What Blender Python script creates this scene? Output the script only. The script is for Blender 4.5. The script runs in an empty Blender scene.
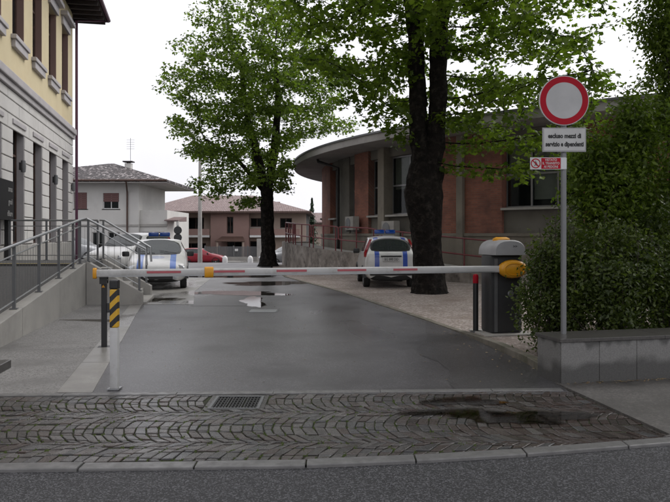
import bpy, bmesh, math, random
import numpy as np
from mathutils import Matrix, Vector, noise as mnoise

random.seed(7)
rng = np.random.default_rng(11)
S = bpy.context.scene
COL = S.collection
R = math.radians

# ------------------------------------------------------------------ camera
F, CX, HY, EYE = 690.0, 335.0, 235.0, 1.5        # focal length in photo pixels, centre, horizon row, eye height
cam_d = bpy.data.cameras.new('camera')
cam = bpy.data.objects.new('camera', cam_d)
COL.objects.link(cam)
cam.location = (0, 0, EYE)
cam.rotation_euler = (R(90), 0, 0)
cam_d.sensor_width = 36.0
cam_d.sensor_fit = 'HORIZONTAL'
cam_d.lens = 36.0 * F / 670.0
cam_d.shift_y = -(251.0 - HY) / 670.0
cam_d.clip_end = 3000
S.camera = cam

# ------------------------------------------------------------------ sky, sun, exposure
W = bpy.data.worlds.new('World')
S.world = W
W.use_nodes = True
wn, wl = W.node_tree.nodes, W.node_tree.links
wn.clear()
SUN_EL, SUN_ROT = R(50), R(58)
sky = wn.new('ShaderNodeTexSky')
sky.sky_type = 'NISHITA'
sky.sun_disc = False
sky.sun_elevation = SUN_EL
sky.sun_rotation = SUN_ROT
sky.dust_density = 6.0
hs = wn.new('ShaderNodeHueSaturation')
hs.inputs['Saturation'].default_value = 0.12
mixw = wn.new('ShaderNodeMixRGB')
mixw.inputs[0].default_value = 0.80
mixw.inputs[2].default_value = (7.8, 7.75, 8.15, 1)    # even cloud cover
bg = wn.new('ShaderNodeBackground')
bg.inputs['Strength'].default_value = 0.128
wo = wn.new('ShaderNodeOutputWorld')
wl.new(sky.outputs[0], hs.inputs['Color'])
wl.new(hs.outputs[0], mixw.inputs[1])
wtc = wn.new('ShaderNodeTexCoord')
wno = wn.new('ShaderNodeTexNoise')
wno.inputs['Scale'].default_value = 2.2
wno.inputs['Detail'].default_value = 5
wmr = wn.new('ShaderNodeMapRange')
wmr.inputs['From Min'].default_value = 0.3
wmr.inputs['From Max'].default_value = 0.7
wmr.inputs['To Min'].default_value = 0.90
wmr.inputs['To Max'].default_value = 1.10
wml = wn.new('ShaderNodeVectorMath')
wml.operation = 'SCALE'
wl.new(wtc.outputs['Generated'], wno.inputs['Vector'])
wl.new(wno.outputs[0], wmr.inputs[0])
wl.new(mixw.outputs[0], wml.inputs[0])
wl.new(wmr.outputs[0], wml.inputs['Scale'])
wl.new(wml.outputs[0], bg.inputs['Color'])
wl.new(bg.outputs[0], wo.inputs['Surface'])
sun_d = bpy.data.lights.new('sun', 'SUN')
sun_d.energy = 1.2
sun_d.angle = R(45)
sun_d.color = (1.0, 0.97, 0.93)
sun = bpy.data.objects.new('sun', sun_d)
COL.objects.link(sun)
sun.location = (0, 0, 40)
_az = SUN_ROT
_dir = Vector((math.sin(_az) * math.cos(SUN_EL), math.cos(_az) * math.cos(SUN_EL), math.sin(SUN_EL)))
sun.rotation_euler = _dir.to_track_quat('Z', 'Y').to_euler()
S.view_settings.view_transform = 'Standard'
S.view_settings.look = 'None'
S.view_settings.exposure = 0.30
S.view_settings.gamma = 1.0
S.render.engine = 'CYCLES'
S.cycles.use_denoising = True
S.cycles.max_bounces = 6
S.cycles.transparent_max_bounces = 8
S.cycles.caustics_reflective = False
S.cycles.caustics_refractive = False

# ------------------------------------------------------------------ pixel -> place
def P(x, y, d):
    return Vector(((x - CX) / F * d, d, EYE - (y - HY) / F * d))
def G(x, y, z=0.0):
    d = F * (EYE - z) / (y - HY)
    return Vector(((x - CX) / F * d, d, z))
def zg(Y):                                        # the ground falls away gently behind the big tree
    if Y <= 36: return 0.0
    if Y >= 56: return -1.0
    t = (Y - 36) / 20.0
    return -1.0 * t * t * (3 - 2 * t)

# ------------------------------------------------------------------ materials
def nodes_of(name):
    m = bpy.data.materials.new(name)
    m.use_nodes = True
    nt = m.node_tree
    return m, nt, nt.nodes, nt.links, nt.nodes['Principled BSDF']
def ramp(n, stops):
    r = n.new('ShaderNodeValToRGB')
    cr = r.color_ramp
    while len(cr.elements) < len(stops): cr.elements.new(0.5)
    for e, (p, c) in zip(cr.elements, stops):
        e.position = p
        e.color = (c, c, c, 1) if isinstance(c, (int, float)) else (*c, 1)
    return r
def noise(n, l, vec, scale, detail=4, rough=0.55):
    t = n.new('ShaderNodeTexNoise')
    t.inputs['Scale'].default_value = scale
    t.inputs['Detail'].default_value = detail
    t.inputs['Roughness'].default_value = rough
    if vec is not None: l.new(vec, t.inputs['Vector'])
    return t
def mixc(n, l, fac, a, b, mode='MIX'):
    mx = n.new('ShaderNodeMixRGB')
    mx.blend_type = mode
    for i, v in ((0, fac), (1, a), (2, b)):
        if hasattr(v, 'links') or hasattr(v, 'is_linked'): l.new(v, mx.inputs[i])
        elif i == 0: mx.inputs[0].default_value = v
        else: mx.inputs[i].default_value = (*v, 1) if len(v) == 3 else v
    return mx.outputs[0]
def pmat(name, c1, c2=None, rough=0.6, scale=3.0, fine=60.0, bump=0.15, bdist=0.004, metal=0.0, rvar=0.0, spec=0.5, dirt=None, dscale=1.2):
    """paint, stone, concrete...: two tones of noise, an optional dirt tone, fine relief"""
    m, nt, n, l, b = nodes_of(name)
    tc = n.new('ShaderNodeTexCoord').outputs['Object']
    if c2 is None: c2 = tuple(v * 0.8 for v in c1)
    a = noise(n, l, tc, scale, 5)
    col = mixc(n, l, ramp_out(n, l, a.outputs[0], 0.35, 0.65), c1, c2)
    if dirt:
        dn = noise(n, l, tc, dscale, 7, 0.68)
        col = mixc(n, l, ramp_out(n, l, dn.outputs[0], 0.5, 0.72), col, dirt)
    l.new(col, b.inputs['Base Color'])
    f = noise(n, l, tc, fine, 4, 0.6)
    if bump:
        bp = n.new('ShaderNodeBump')
        bp.inputs['Strength'].default_value = bump
        bp.inputs['Distance'].default_value = bdist
        l.new(f.outputs[0], bp.inputs['Height'])
        l.new(bp.outputs[0], b.inputs['Normal'])
    b.inputs['Metallic'].default_value = metal
    b.inputs['Specular IOR Level'].default_value = spec
    if rvar:
        mr = n.new('ShaderNodeMapRange')
        mr.inputs['From Min'].default_value = 0.3
        mr.inputs['From Max'].default_value = 0.7
        mr.inputs['To Min'].default_value = max(0.02, rough - rvar)
        mr.inputs['To Max'].default_value = rough + rvar
        l.new(a.outputs[0], mr.inputs[0])
        l.new(mr.outputs[0], b.inputs['Roughness'])
    else:
        b.inputs['Roughness'].default_value = rough
    return m
def ramp_out(n, l, src, lo, hi):
    r = ramp(n, [(lo, 0.0), (hi, 1.0)])
    l.new(src, r.inputs[0])
    return r.outputs[0]
def plain(name, c, rough=0.5, metal=0.0, spec=0.5):
    return pmat(name, c, tuple(v * 0.88 for v in c), rough, 6.0, 40.0, 0.05, 0.002, metal, 0.0, spec)
def wet(name, c1, c2, fine, bump, bdist, wlo, whi, rdry, rwet, wscale=0.35, speck=None, patch=None):
    """wet paving: broad wet and drier areas change the gloss, fine grain gives the relief"""
    m, nt, n, l, b = nodes_of(name)
    tc = n.new('ShaderNodeTexCoord').outputs['Object']
    mp = n.new('ShaderNodeMapping')
    l.new(tc, mp.inputs[0])
    mp.inputs['Scale'].default_value = (1.0, 0.45, 1.0)
    big = noise(n, l, mp.outputs[0], wscale, 3, 0.5)
    wetf = ramp_out(n, l, big.outputs[0], wlo, whi)
    f = noise(n, l, tc, fine, 3, 0.7)
    col = mixc(n, l, ramp_out(n, l, f.outputs[0], 0.4, 0.62), c1, c2)
    if speck:
        v = n.new('ShaderNodeTexVoronoi')
        v.inputs['Scale'].default_value = fine * 0.9
        l.new(tc, v.inputs['Vector'])
        sp = n.new('ShaderNodeSeparateColor')
        l.new(v.outputs['Color'], sp.inputs[0])
        col = mixc(n, l, ramp_out(n, l, sp.outputs[0], 0.62, 0.9), col, speck)
    if patch:
        pn = noise(n, l, tc, 0.9, 6, 0.65)
        col = mixc(n, l, ramp_out(n, l, pn.outputs[0], 0.48, 0.66), col, patch)
    dark = mixc(n, l, wetf, col, mixc(n, l, 0.35, col, (0, 0, 0)))
    l.new(dark, b.inputs['Base Color'])
    mr = n.new('ShaderNodeMapRange')
    mr.inputs['To Min'].default_value = rdry
    mr.inputs['To Max'].default_value = rwet
    l.new(wetf, mr.inputs[0])
    l.new(mr.outputs[0], b.inputs['Roughness'])
    bp = n.new('ShaderNodeBump')
    bp.inputs['Distance'].default_value = bdist
    ms = n.new('ShaderNodeMapRange')
    ms.inputs['To Min'].default_value = bump
    ms.inputs['To Max'].default_value = bump * 0.25
    l.new(wetf, ms.inputs[0])
    l.new(ms.outputs[0], bp.inputs['Strength'])
    l.new(f.outputs[0], bp.inputs['Height'])
    l.new(bp.outputs[0], b.inputs['Normal'])
    return m
def leaf_mat(name, c1, c2, trans=0.4, rough=0.45):
    m, nt, n, l, b = nodes_of(name)
    at = n.new('ShaderNodeAttribute')
    at.attribute_name = 'tone'
    col = mixc(n, l, at.outputs['Fac'], c1, c2)
    l.new(col, b.inputs['Base Color'])
    b.inputs['Roughness'].default_value = rough
    b.inputs['Specular IOR Level'].default_value = 0.35
    tr = n.new('ShaderNodeBsdfTranslucent')
    tcol = mixc(n, l, 1.0, col, (1.5, 1.7, 0.75), 'MULTIPLY')
    l.new(tcol, tr.inputs['Color'])
    ms = n.new('ShaderNodeMixShader')
    ms.inputs[0].default_value = trans
    l.new(b.outputs[0], ms.inputs[1])
    l.new(tr.outputs[0], ms.inputs[2])
    out = [q for q in n if q.type == 'OUTPUT_MATERIAL'][0]
    l.new(ms.outputs[0], out.inputs['Surface'])
    return m
def glass_mat(name, tint, rough=0.04, see=0.35, spec=0.6):
    """window glass: a dark body, sky mirrored at its gloss, partly clear"""
    m, nt, n, l, b = nodes_of(name)
    b.inputs['Base Color'].default_value = (*tint, 1)
    b.inputs['Roughness'].default_value = rough
    b.inputs['Specular IOR Level'].default_value = spec
    t = n.new('ShaderNodeBsdfTransparent')
    t.inputs['Color'].default_value = (0.75, 0.8, 0.8, 1)
    fr = n.new('ShaderNodeLayerWeight')
    fr.inputs[0].default_value = 0.35
    mr = n.new('ShaderNodeMapRange')
    mr.inputs['To Min'].default_value = 1 - see
    mr.inputs['To Max'].default_value = 1.0
    l.new(fr.outputs['Facing'], mr.inputs[0])
    ms = n.new('ShaderNodeMixShader')
    l.new(mr.outputs[0], ms.inputs[0])
    l.new(t.outputs[0], ms.inputs[1])
    l.new(b.outputs[0], ms.inputs[2])
    out = [q for q in n if q.type == 'OUTPUT_MATERIAL'][0]
    l.new(ms.outputs[0], out.inputs['Surface'])
    return m
def water_mat(name):
    m, nt, n, l, b = nodes_of(name)
    out = [q for q in n if q.type == 'OUTPUT_MATERIAL'][0]
    t = n.new('ShaderNodeBsdfTransparent')
    t.inputs['Color'].default_value = (0.68, 0.65, 0.60, 1)
    g = n.new('ShaderNodeBsdfGlossy')
    g.inputs['Roughness'].default_value = 0.05
    f = n.new('ShaderNodeFresnel')
    f.inputs['IOR'].default_value = 1.36
    ms = n.new('ShaderNodeMixShader')
    l.new(f.outputs[0], ms.inputs[0])
    l.new(t.outputs[0], ms.inputs[1])
    l.new(g.outputs[0], ms.inputs[2])
    dp = n.new('ShaderNodeAttribute'); dp.attribute_name = 'depth'
    tc = n.new('ShaderNodeTexCoord').outputs['Object']
    nz = noise(n, l, tc, 9, 4, 0.6)
    ad = n.new('ShaderNodeMath'); ad.operation = 'MULTIPLY_ADD'; l.new(nz.outputs[0], ad.inputs[0]); ad.inputs[1].default_value = 0.7; l.new(dp.outputs['Fac'], ad.inputs[2])
    fade = ramp_out(n, l, ad.outputs[0], 0.50, 0.68)
    clear = n.new('ShaderNodeBsdfTransparent')
    m2 = n.new('ShaderNodeMixShader')
    l.new(fade, m2.inputs[0]); l.new(clear.outputs[0], m2.inputs[1]); l.new(ms.outputs[0], m2.inputs[2])
    l.new(m2.outputs[0], out.inputs['Surface'])
    return m
def brick_mat(name):
    m, nt, n, l, b = nodes_of(name)
    uv = n.new('ShaderNodeTexCoord').outputs['UV']
    br = n.new('ShaderNodeTexBrick')
    br.inputs['Color1'].default_value = (0.33, 0.125, 0.082, 1)
    br.inputs['Color2'].default_value = (0.235, 0.092, 0.062, 1)
    br.inputs['Mortar'].default_value = (0.21, 0.15, 0.125, 1)
    br.inputs['Scale'].default_value = 1.0
    br.inputs['Mortar Size'].default_value = 0.006
    br.inputs['Brick Width'].default_value = 0.26
    br.inputs['Row Height'].default_value = 0.068
    l.new(uv, br.inputs['Vector'])
    a = noise(n, l, uv, 1.1, 6, 0.65)
    col = mixc(n, l, ramp_out(n, l, a.outputs[0], 0.42, 0.75), br.outputs['Color'], (0.12, 0.06, 0.05))
    l.new(col, b.inputs['Base Color'])
    b.inputs['Roughness'].default_value = 0.85
    bp = n.new('ShaderNodeBump')
    bp.inputs['Strength'].default_value = 0.5
    bp.inputs['Distance'].default_value = 0.008
    inv = n.new('ShaderNodeMath')
    inv.operation = 'SUBTRACT'
    inv.inputs[0].default_value = 1.0
    l.new(br.outputs['Fac'], inv.inputs[1])
    l.new(inv.outputs[0], bp.inputs['Height'])
    l.new(bp.outputs[0], b.inputs['Normal'])
    return m
def tile_mat(name, c1, c2, c3, light):
    """clay tile roof too far off to tell the tiles apart singly"""
    m, nt, n, l, b = nodes_of(name)
    tc = n.new('ShaderNodeTexCoord').outputs['UV']
    v = n.new('ShaderNodeTexVoronoi')
    v.inputs['Scale'].default_value = 5.5
    l.new(tc, v.inputs['Vector'])
    sp = n.new('ShaderNodeSeparateColor')
    l.new(v.outputs['Color'], sp.inputs[0])
    col = mixc(n, l, sp.outputs[0], c1, c2)
    col = mixc(n, l, ramp_out(n, l, sp.outputs[1], light, light + 0.12), col, c3)
    l.new(col, b.inputs['Base Color'])
    b.inputs['Roughness'].default_value = 0.7
    w = n.new('ShaderNodeTexWave')
    w.inputs['Scale'].default_value = 1.6
    l.new(tc, w.inputs['Vector'])
    bp = n.new('ShaderNodeBump')
    bp.inputs['Strength'].default_value = 0.8
    bp.inputs['Distance'].default_value = 0.06
    l.new(w.outputs[0], bp.inputs['Height'])
    l.new(bp.outputs[0], b.inputs['Normal'])
    return m
def wall_stain_mat(name):
    """granite slab: pale stone, dark damp band below and run marks under the cap"""
    m, nt, n, l, b = nodes_of(name)
    tc = n.new('ShaderNodeTexCoord').outputs['Object']
    f = noise(n, l, tc, 90, 3, 0.7)
    col = mixc(n, l, ramp_out(n, l, f.outputs[0], 0.38, 0.62), (0.21, 0.207, 0.20), (0.145, 0.142, 0.138))
    sx = n.new('ShaderNodeSeparateXYZ')
    l.new(tc, sx.inputs[0])
    big = noise(n, l, tc, 2.6, 2, 0.45)
    low = n.new('ShaderNodeMath'); low.operation = 'MULTIPLY_ADD'
    l.new(big.outputs[0], low.inputs[0]); low.inputs[1].default_value = 0.34
    l.new(sx.outputs['Z'], low.inputs[2])
    lowf = ramp_out(n, l, low.outputs[0], 0.33, 0.40)
    mp = n.new('ShaderNodeMapping'); l.new(tc, mp.inputs[0]); mp.inputs['Scale'].default_value = (7, 7, 0.4)
    st = noise(n, l, mp.outputs[0], 0.8, 1, 0.5)
    hi = n.new('ShaderNodeMath'); hi.operation = 'MULTIPLY_ADD'
    l.new(st.outputs[0], hi.inputs[0]); hi.inputs[1].default_value = 0.42
    l.new(sx.outputs['Z'], hi.inputs[2])
    hif = ramp_out(n, l, hi.outputs[0], 0.585, 0.64)
    wetm = n.new('ShaderNodeMath'); wetm.operation = 'SUBTRACT'; wetm.use_clamp = True
    l.new(lowf, wetm.inputs[0]); l.new(hif, wetm.inputs[1])
    c2 = mixc(n, l, wetm.outputs[0], mixc(n, l, 0.62, col, (0.01, 0.01, 0.009)), col)
    l.new(c2, b.inputs['Base Color'])
    b.inputs['Roughness'].default_value = 0.5
    return m
def stripe_mat(name):
    m, nt, n, l, b = nodes_of(name)
    tc = n.new('ShaderNodeTexCoord').outputs['Object']
    sx = n.new('ShaderNodeSeparateXYZ'); l.new(tc, sx.inputs[0])
    a = n.new('ShaderNodeMath'); a.operation = 'MULTIPLY_ADD'
    l.new(sx.outputs['X'], a.inputs[0]); a.inputs[1].default_value = -1.0; l.new(sx.outputs['Z'], a.inputs[2])
    mlt = n.new('ShaderNodeMath'); mlt.operation = 'MULTIPLY'; mlt.inputs[1].default_value = 1 / 0.125; l.new(a.outputs[0], mlt.inputs[0])
    fr = n.new('ShaderNodeMath'); fr.operation = 'FRACT'; l.new(mlt.outputs[0], fr.inputs[0])
    gt = n.new('ShaderNodeMath'); gt.operation = 'GREATER_THAN'; gt.inputs[1].default_value = 0.5; l.new(fr.outputs[0], gt.inputs[0])
    l.new(mixc(n, l, gt.outputs[0], (0.02, 0.02, 0.02), (0.62, 0.36, 0.03)), b.inputs['Base Color'])
    b.inputs['Roughness'].default_value = 0.45
    return m
def car_paint(name, base, stripe=None, rng_x=(0.27, 0.44), y_lo=-9, y_hi=9, oval=False):
    """car paint; blue livery bands are flat print placed by the car's own coordinates"""
    m, nt, n, l, b = nodes_of(name)
    b.inputs['Roughness'].default_value = 0.28
    b.inputs['Coat Weight'].default_value = 0.5
    b.inputs['Coat Roughness'].default_value = 0.06
    tc = n.new('ShaderNodeTexCoord').outputs['Object']
    d = noise(n, l, tc, 2.5, 5)
    col = mixc(n, l, ramp_out(n, l, d.outputs[0], 0.4, 0.8), base, tuple(v * 0.8 for v in base))
    if stripe:
        sx = n.new('ShaderNodeSeparateXYZ'); l.new(tc, sx.inputs[0])
        def M(op, a, b_):
            q = n.new('ShaderNodeMath'); q.operation = op
            for i, v in ((0, a), (1, b_)):
                if v is None: continue
                if isinstance(v, (int, float)): q.inputs[i].default_value = v
                else: l.new(v, q.inputs[i])
            return q.outputs[0]
        ax = M('ABSOLUTE', sx.outputs['X'], None)
        f = M('MULTIPLY', M('GREATER_THAN', ax, rng_x[0]), M('LESS_THAN', ax, rng_x[1]))
        f = M('MULTIPLY', f, M('MULTIPLY', M('GREATER_THAN', sx.outputs['Y'], y_lo), M('LESS_THAN', sx.outputs['Y'], y_hi)))
        f = M('MULTIPLY', f, M('GREATER_THAN', sx.outputs['Z'], 0.56))
        if oval:
            ex = M('POWER', M('DIVIDE', sx.outputs['X'], 0.2), 2.0)
            ey = M('POWER', M('DIVIDE', M('SUBTRACT', sx.outputs['Y'], 0.72), 0.17), 2.0)
            ov = M('LESS_THAN', M('ADD', ex, ey), 1.0)
            ov = M('MULTIPLY', ov, 0.35)
            f = M('MAXIMUM', f, ov)
        col = mixc(n, l, f, col, stripe)
    l.new(col, b.inputs['Base Color'])
    return m

M = {}
M['street'] = wet('street_asphalt', (0.016, 0.016, 0.018), (0.040, 0.040, 0.045), 130, 1.0, 0.008, 0.5, 0.75, 0.55, 0.36, 0.5, speck=(0.13, 0.13, 0.14))
M['drive'] = wet('driveway_asphalt', (0.062, 0.06, 0.064), (0.115, 0.111, 0.118), 105, 0.7, 0.004, 0.38, 0.66, 0.42, 0.22, 0.30, speck=(0.18, 0.176, 0.182), patch=(0.072, 0.069, 0.073))
M['drive_new'] = wet('newer_asphalt', (0.044, 0.0425, 0.045), (0.085, 0.082, 0.087), 105, 0.7, 0.004, 0.38, 0.66, 0.44, 0.25, 0.30, speck=(0.135, 0.132, 0.136))
M['walk'] = wet('washed_concrete', (0.19, 0.185, 0.18), (0.31, 0.30, 0.29), 70, 0.5, 0.004, 0.46, 0.62, 0.6, 0.3, 0.4, speck=(0.12, 0.115, 0.11), patch=(0.15, 0.145, 0.14))
M['slab'] = wet('smooth_concrete_slab', (0.26, 0.25, 0.235), (0.3, 0.29, 0.27), 30, 0.2, 0.003, 0.42, 0.6, 0.45, 0.14, 0.9, patch=(0.2, 0.19, 0.18))
M['pave_r'] = wet('damp_shade_sidewalk', (0.075, 0.07, 0.066), (0.11, 0.104, 0.098), 60, 0.7, 0.004, 0.5, 0.7, 0.6, 0.4, 0.6, speck=(0.14, 0.132, 0.124), patch=(0.055, 0.052, 0.048))  # damp paving, its base colour also darkened to carry the overhead shade
M['gravel'] = wet('gravel', (0.20, 0.165, 0.145), (0.36, 0.31, 0.28), 30, 1.0, 0.03, 0.6, 0.8, 0.95, 0.8, 0.5, speck=(0.46, 0.41, 0.38), patch=(0.22, 0.175, 0.15))
M['earth'] = pmat('earth', (0.10, 0.075, 0.055), (0.06, 0.045, 0.035), 0.95, 3, 40, 1.0, 0.03)
M['ground'] = pmat('far_ground', (0.10, 0.10, 0.09), (0.075, 0.075, 0.07), 0.9, 0.4, 20, 0.5, 0.02)
M['joint'] = pmat('mossy_joint', (0.045, 0.06, 0.016), (0.022, 0.02, 0.017), 0.9, 1.6, 50, 0.9, 0.01)
M['puddle'] = water_mat('rain_water')
M['granite'] = pmat('granite_kerb', (0.17, 0.167, 0.165), (0.12, 0.118, 0.116), 0.42, 9, 120, 0.3, 0.003, rvar=0.15)
M['kerb_old'] = pmat('old_kerb', (0.20, 0.18, 0.15), (0.12, 0.11, 0.085), 0.7, 5, 70, 0.6, 0.006, dirt=(0.06, 0.065, 0.03), dscale=2)
M['conc'] = pmat('concrete', (0.40, 0.385, 0.36), (0.33, 0.32, 0.30), 0.75, 1.5, 45, 0.3, 0.004, dirt=(0.25, 0.24, 0.225), dscale=0.9)
M['conc_dirty'] = pmat('weathered_concrete', (0.36, 0.325, 0.295), (0.20, 0.175, 0.155), 0.85, 2.4, 30, 0.6, 0.01, dirt=(0.045, 0.038, 0.034), dscale=2.2)
M['conc_beige'] = pmat('beige_concrete', (0.25, 0.225, 0.185), (0.2, 0.18, 0.15), 0.85, 0.9, 40, 0.4, 0.004, dirt=(0.14, 0.125, 0.105), dscale=0.7)
M['conc_grey'] = pmat('grey_green_concrete', (0.165, 0.155, 0.135), (0.13, 0.122, 0.105), 0.85, 0.9, 40, 0.3, 0.004, dirt=(0.09, 0.085, 0.075), dscale=0.8)
M['soffit'] = pmat('canopy_concrete', (0.40, 0.385, 0.37), (0.33, 0.32, 0.31), 0.85, 0.8, 30, 0.2, 0.003, dirt=(0.24, 0.23, 0.22), dscale=0.5)
M['brick'] = brick_mat('red_brick')
M['stucco'] = pmat('cream_stucco', (0.68, 0.585, 0.38), (0.63, 0.54, 0.35), 0.9, 0.6, 60, 0.2, 0.004, dirt=(0.6, 0.49, 0.30), dscale=0.5)
M['ashlar'] = pmat('grey_ashlar', (0.62, 0.605, 0.585), (0.56, 0.545, 0.53), 0.85, 1.2, 50, 0.2, 0.003, dirt=(0.48, 0.465, 0.45), dscale=0.7)
M['ashlar_joint'] = pmat('ashlar_joint', (0.42, 0.41, 0.395), (0.36, 0.35, 0.335), 0.9)
M['trim'] = pmat('grey_stone_trim', (0.47, 0.445, 0.455), (0.41, 0.39, 0.40), 0.8, 2, 50, 0.2, 0.003)
M['wood_dark'] = pmat('dark_brown_wood', (0.10, 0.055, 0.04), (0.06, 0.035, 0.028), 0.6, 6, 60, 0.3, 0.003)
M['eave'] = pmat('dark_eave_wood', (0.055, 0.04, 0.04), (0.035, 0.028, 0.028), 0.7, 4)
M['maroon'] = plain('maroon_paint', (0.17, 0.03, 0.035), 0.45)
M['shutter'] = plain('faded_shutter', (0.15, 0.07, 0.065), 0.6)
M['pole'] = plain('weathered_pole', (0.20, 0.205, 0.21), 0.5, 0.4)
M['pipe'] = plain('maroon_downpipe', (0.10, 0.025, 0.06), 0.4)
M['steel'] = plain('galvanised_steel', (0.42, 0.43, 0.44), 0.38, 0.85)
M['steel_dark'] = plain('grey_painted_steel', (0.16, 0.165, 0.17), 0.45, 0.3)
M['black'] = plain('black_paint', (0.015, 0.015, 0.016), 0.42)
M['rubber'] = plain('rubber', (0.018, 0.018, 0.018), 0.75)
M['white'] = plain('white_paint', (0.72, 0.72, 0.71), 0.4)
M['boom'] = pmat('boom_white', (0.52, 0.52, 0.52), (0.46, 0.46, 0.455), 0.38, 4, 40, 0.05, dirt=(0.33, 0.325, 0.31), dscale=3.5)
M['red'] = plain('red_sign_film', (0.40, 0.008, 0.022), 0.5, 0.0, 0.15)
M['red_strip'] = plain('red_reflector', (0.45, 0.10, 0.12), 0.3)
M['yellow'] = plain('yellow_plastic', (0.72, 0.33, 0.015), 0.38)
M['stripe'] = stripe_mat('hazard_tape')
M['cab_grey'] = plain('cabinet_charcoal', (0.035, 0.036, 0.038), 0.5)
M['cab_top'] = plain('cabinet_grey_hood', (0.33, 0.33, 0.34), 0.4)
M['sign_grey'] = plain('sign_face_grey', (0.46, 0.46, 0.465), 0.45)
M['sign_white'] = plain('sign_border_white', (0.52, 0.52, 0.515), 0.42)
M['ink'] = plain('black_ink', (0.012, 0.012, 0.012), 0.5)
M['glass'] = glass_mat('window_glass', (0.02, 0.022, 0.024), 0.03, 0.92)
M['car_glass'] = glass_mat('car_glass', (0.05, 0.06, 0.06), 0.02, 0.3, 0.7)
M['dark_room'] = plain('dark_interior', (0.03, 0.028, 0.026), 0.9)
M['blind'] = plain('pale_blind', (0.78, 0.71, 0.60), 0.85)
M['alu'] = plain('window_alu', (0.24, 0.24, 0.245), 0.4, 0.4)
M['gravel_ramp'] = pmat('dark_pebble_concrete', (0.10, 0.098, 0.095), (0.06, 0.058, 0.056), 0.75, 30, 60, 0.9, 0.01)
M['tactile'] = plain('yellow_line', (0.42, 0.33, 0.13), 0.7)
M['plaster_white'] = pmat('white_plaster', (0.62, 0.61, 0.58), (0.56, 0.55, 0.53), 0.9, 0.5, 20, 0.1, dirt=(0.5, 0.49, 0.47), dscale=0.3)
M['plaster_pink'] = pmat('rose_plaster', (0.30, 0.195, 0.17), (0.265, 0.17, 0.15), 0.9, 0.5, 20, 0.1)
M['plaster_tan'] = pmat('tan_plaster', (0.40, 0.315, 0.265), (0.36, 0.28, 0.235), 0.9, 0.5, 20, 0.1)
M['tiles_dark'] = tile_mat('old_dark_tiles', (0.05, 0.04, 0.04), (0.024, 0.02, 0.022), (0.38, 0.34, 0.34), 0.80)
M['tiles_pink'] = tile_mat('rose_tiles', (0.23, 0.165, 0.155), (0.17, 0.12, 0.117), (0.28, 0.215, 0.205), 0.75)
M['bark'] = pmat('dark_bark', (0.018, 0.0145, 0.013), (0.008, 0.007, 0.0065), 0.95, 5, 14, 1.0, 0.08, dirt=(0.055, 0.047, 0.040), dscale=7, spec=0.2)
M['twig'] = pmat('twig_bark', (0.05, 0.04, 0.032), (0.03, 0.024, 0.02), 0.9, 6)
M['leaf_far'] = leaf_mat('lime_leaf', (0.055, 0.088, 0.017), (0.170, 0.230, 0.042), 0.55)
M['leaf_near'] = leaf_mat('plane_leaf', (0.050, 0.084, 0.013), (0.180, 0.245, 0.036), 0.55)
M['leaf_hedge'] = leaf_mat('hornbeam_leaf', (0.058, 0.092, 0.014), (0.185, 0.250, 0.040), 0.5)
M['leaf_dark'] = leaf_mat('evergreen_leaf', (0.036, 0.056, 0.014), (0.130, 0.165, 0.040), 0.38, 0.35)
M['leaf_pine'] = leaf_mat('conifer_needles', (0.02, 0.04, 0.02), (0.035, 0.06, 0.03), 0.1)
M['tail'] = plain('red_lamp', (0.30, 0.012, 0.02), 0.12)
M['lamp'] = plain('headlamp_glass', (0.55, 0.57, 0.60), 0.08, 0.3)
M['blue'] = plain('blue_beacon', (0.01, 0.06, 0.30), 0.12)
M['rim'] = plain('wheel_steel', (0.42, 0.42, 0.43), 0.35, 0.7)
M['plate'] = plain('number_plate', (0.55, 0.55, 0.54), 0.4)
M['panel_wall'] = wall_stain_mat('stained_granite')
M['cap'] = pmat('dark_granite_cap', (0.085, 0.08, 0.075), (0.055, 0.052, 0.05), 0.3, 40, 120, 0.15, 0.002)
M['board'] = plain('black_board', (0.012, 0.012, 0.013), 0.7, 0.0, 0.2)
M['letter'] = plain('pale_lettering', (0.32, 0.32, 0.31), 0.5)
M['p_white'] = car_paint('white_blue_livery_front', (0.68, 0.68, 0.67), (0.10, 0.20, 0.55), (0.36, 0.52), 0.0, 1.06, True)
M['p_white_r'] = car_paint('white_blue_livery_rear', (0.68, 0.68, 0.67), (0.05, 0.10, 0.42), (0.33, 0.46), 3.0, 9)
M['p_plain'] = car_paint('white_car_paint', (0.62, 0.62, 0.61))
M['p_silver'] = car_paint('silver_car_paint', (0.36, 0.37, 0.38))
M['p_red'] = car_paint('red_car_paint', (0.30, 0.012, 0.025))
COBBLE = [pmat('porphyry_%d' % i, c, tuple(v * 0.7 for v in c), 0.25, 14, 90, 0.5, 0.004, rvar=0.1) for i, c in enumerate(
    [(0.078, 0.071, 0.068), (0.105, 0.096, 0.092), (0.055, 0.05, 0.048), (0.075, 0.06, 0.055), (0.074, 0.072, 0.074), (0.056, 0.039, 0.034), (0.040, 0.031, 0.028)])]

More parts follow.
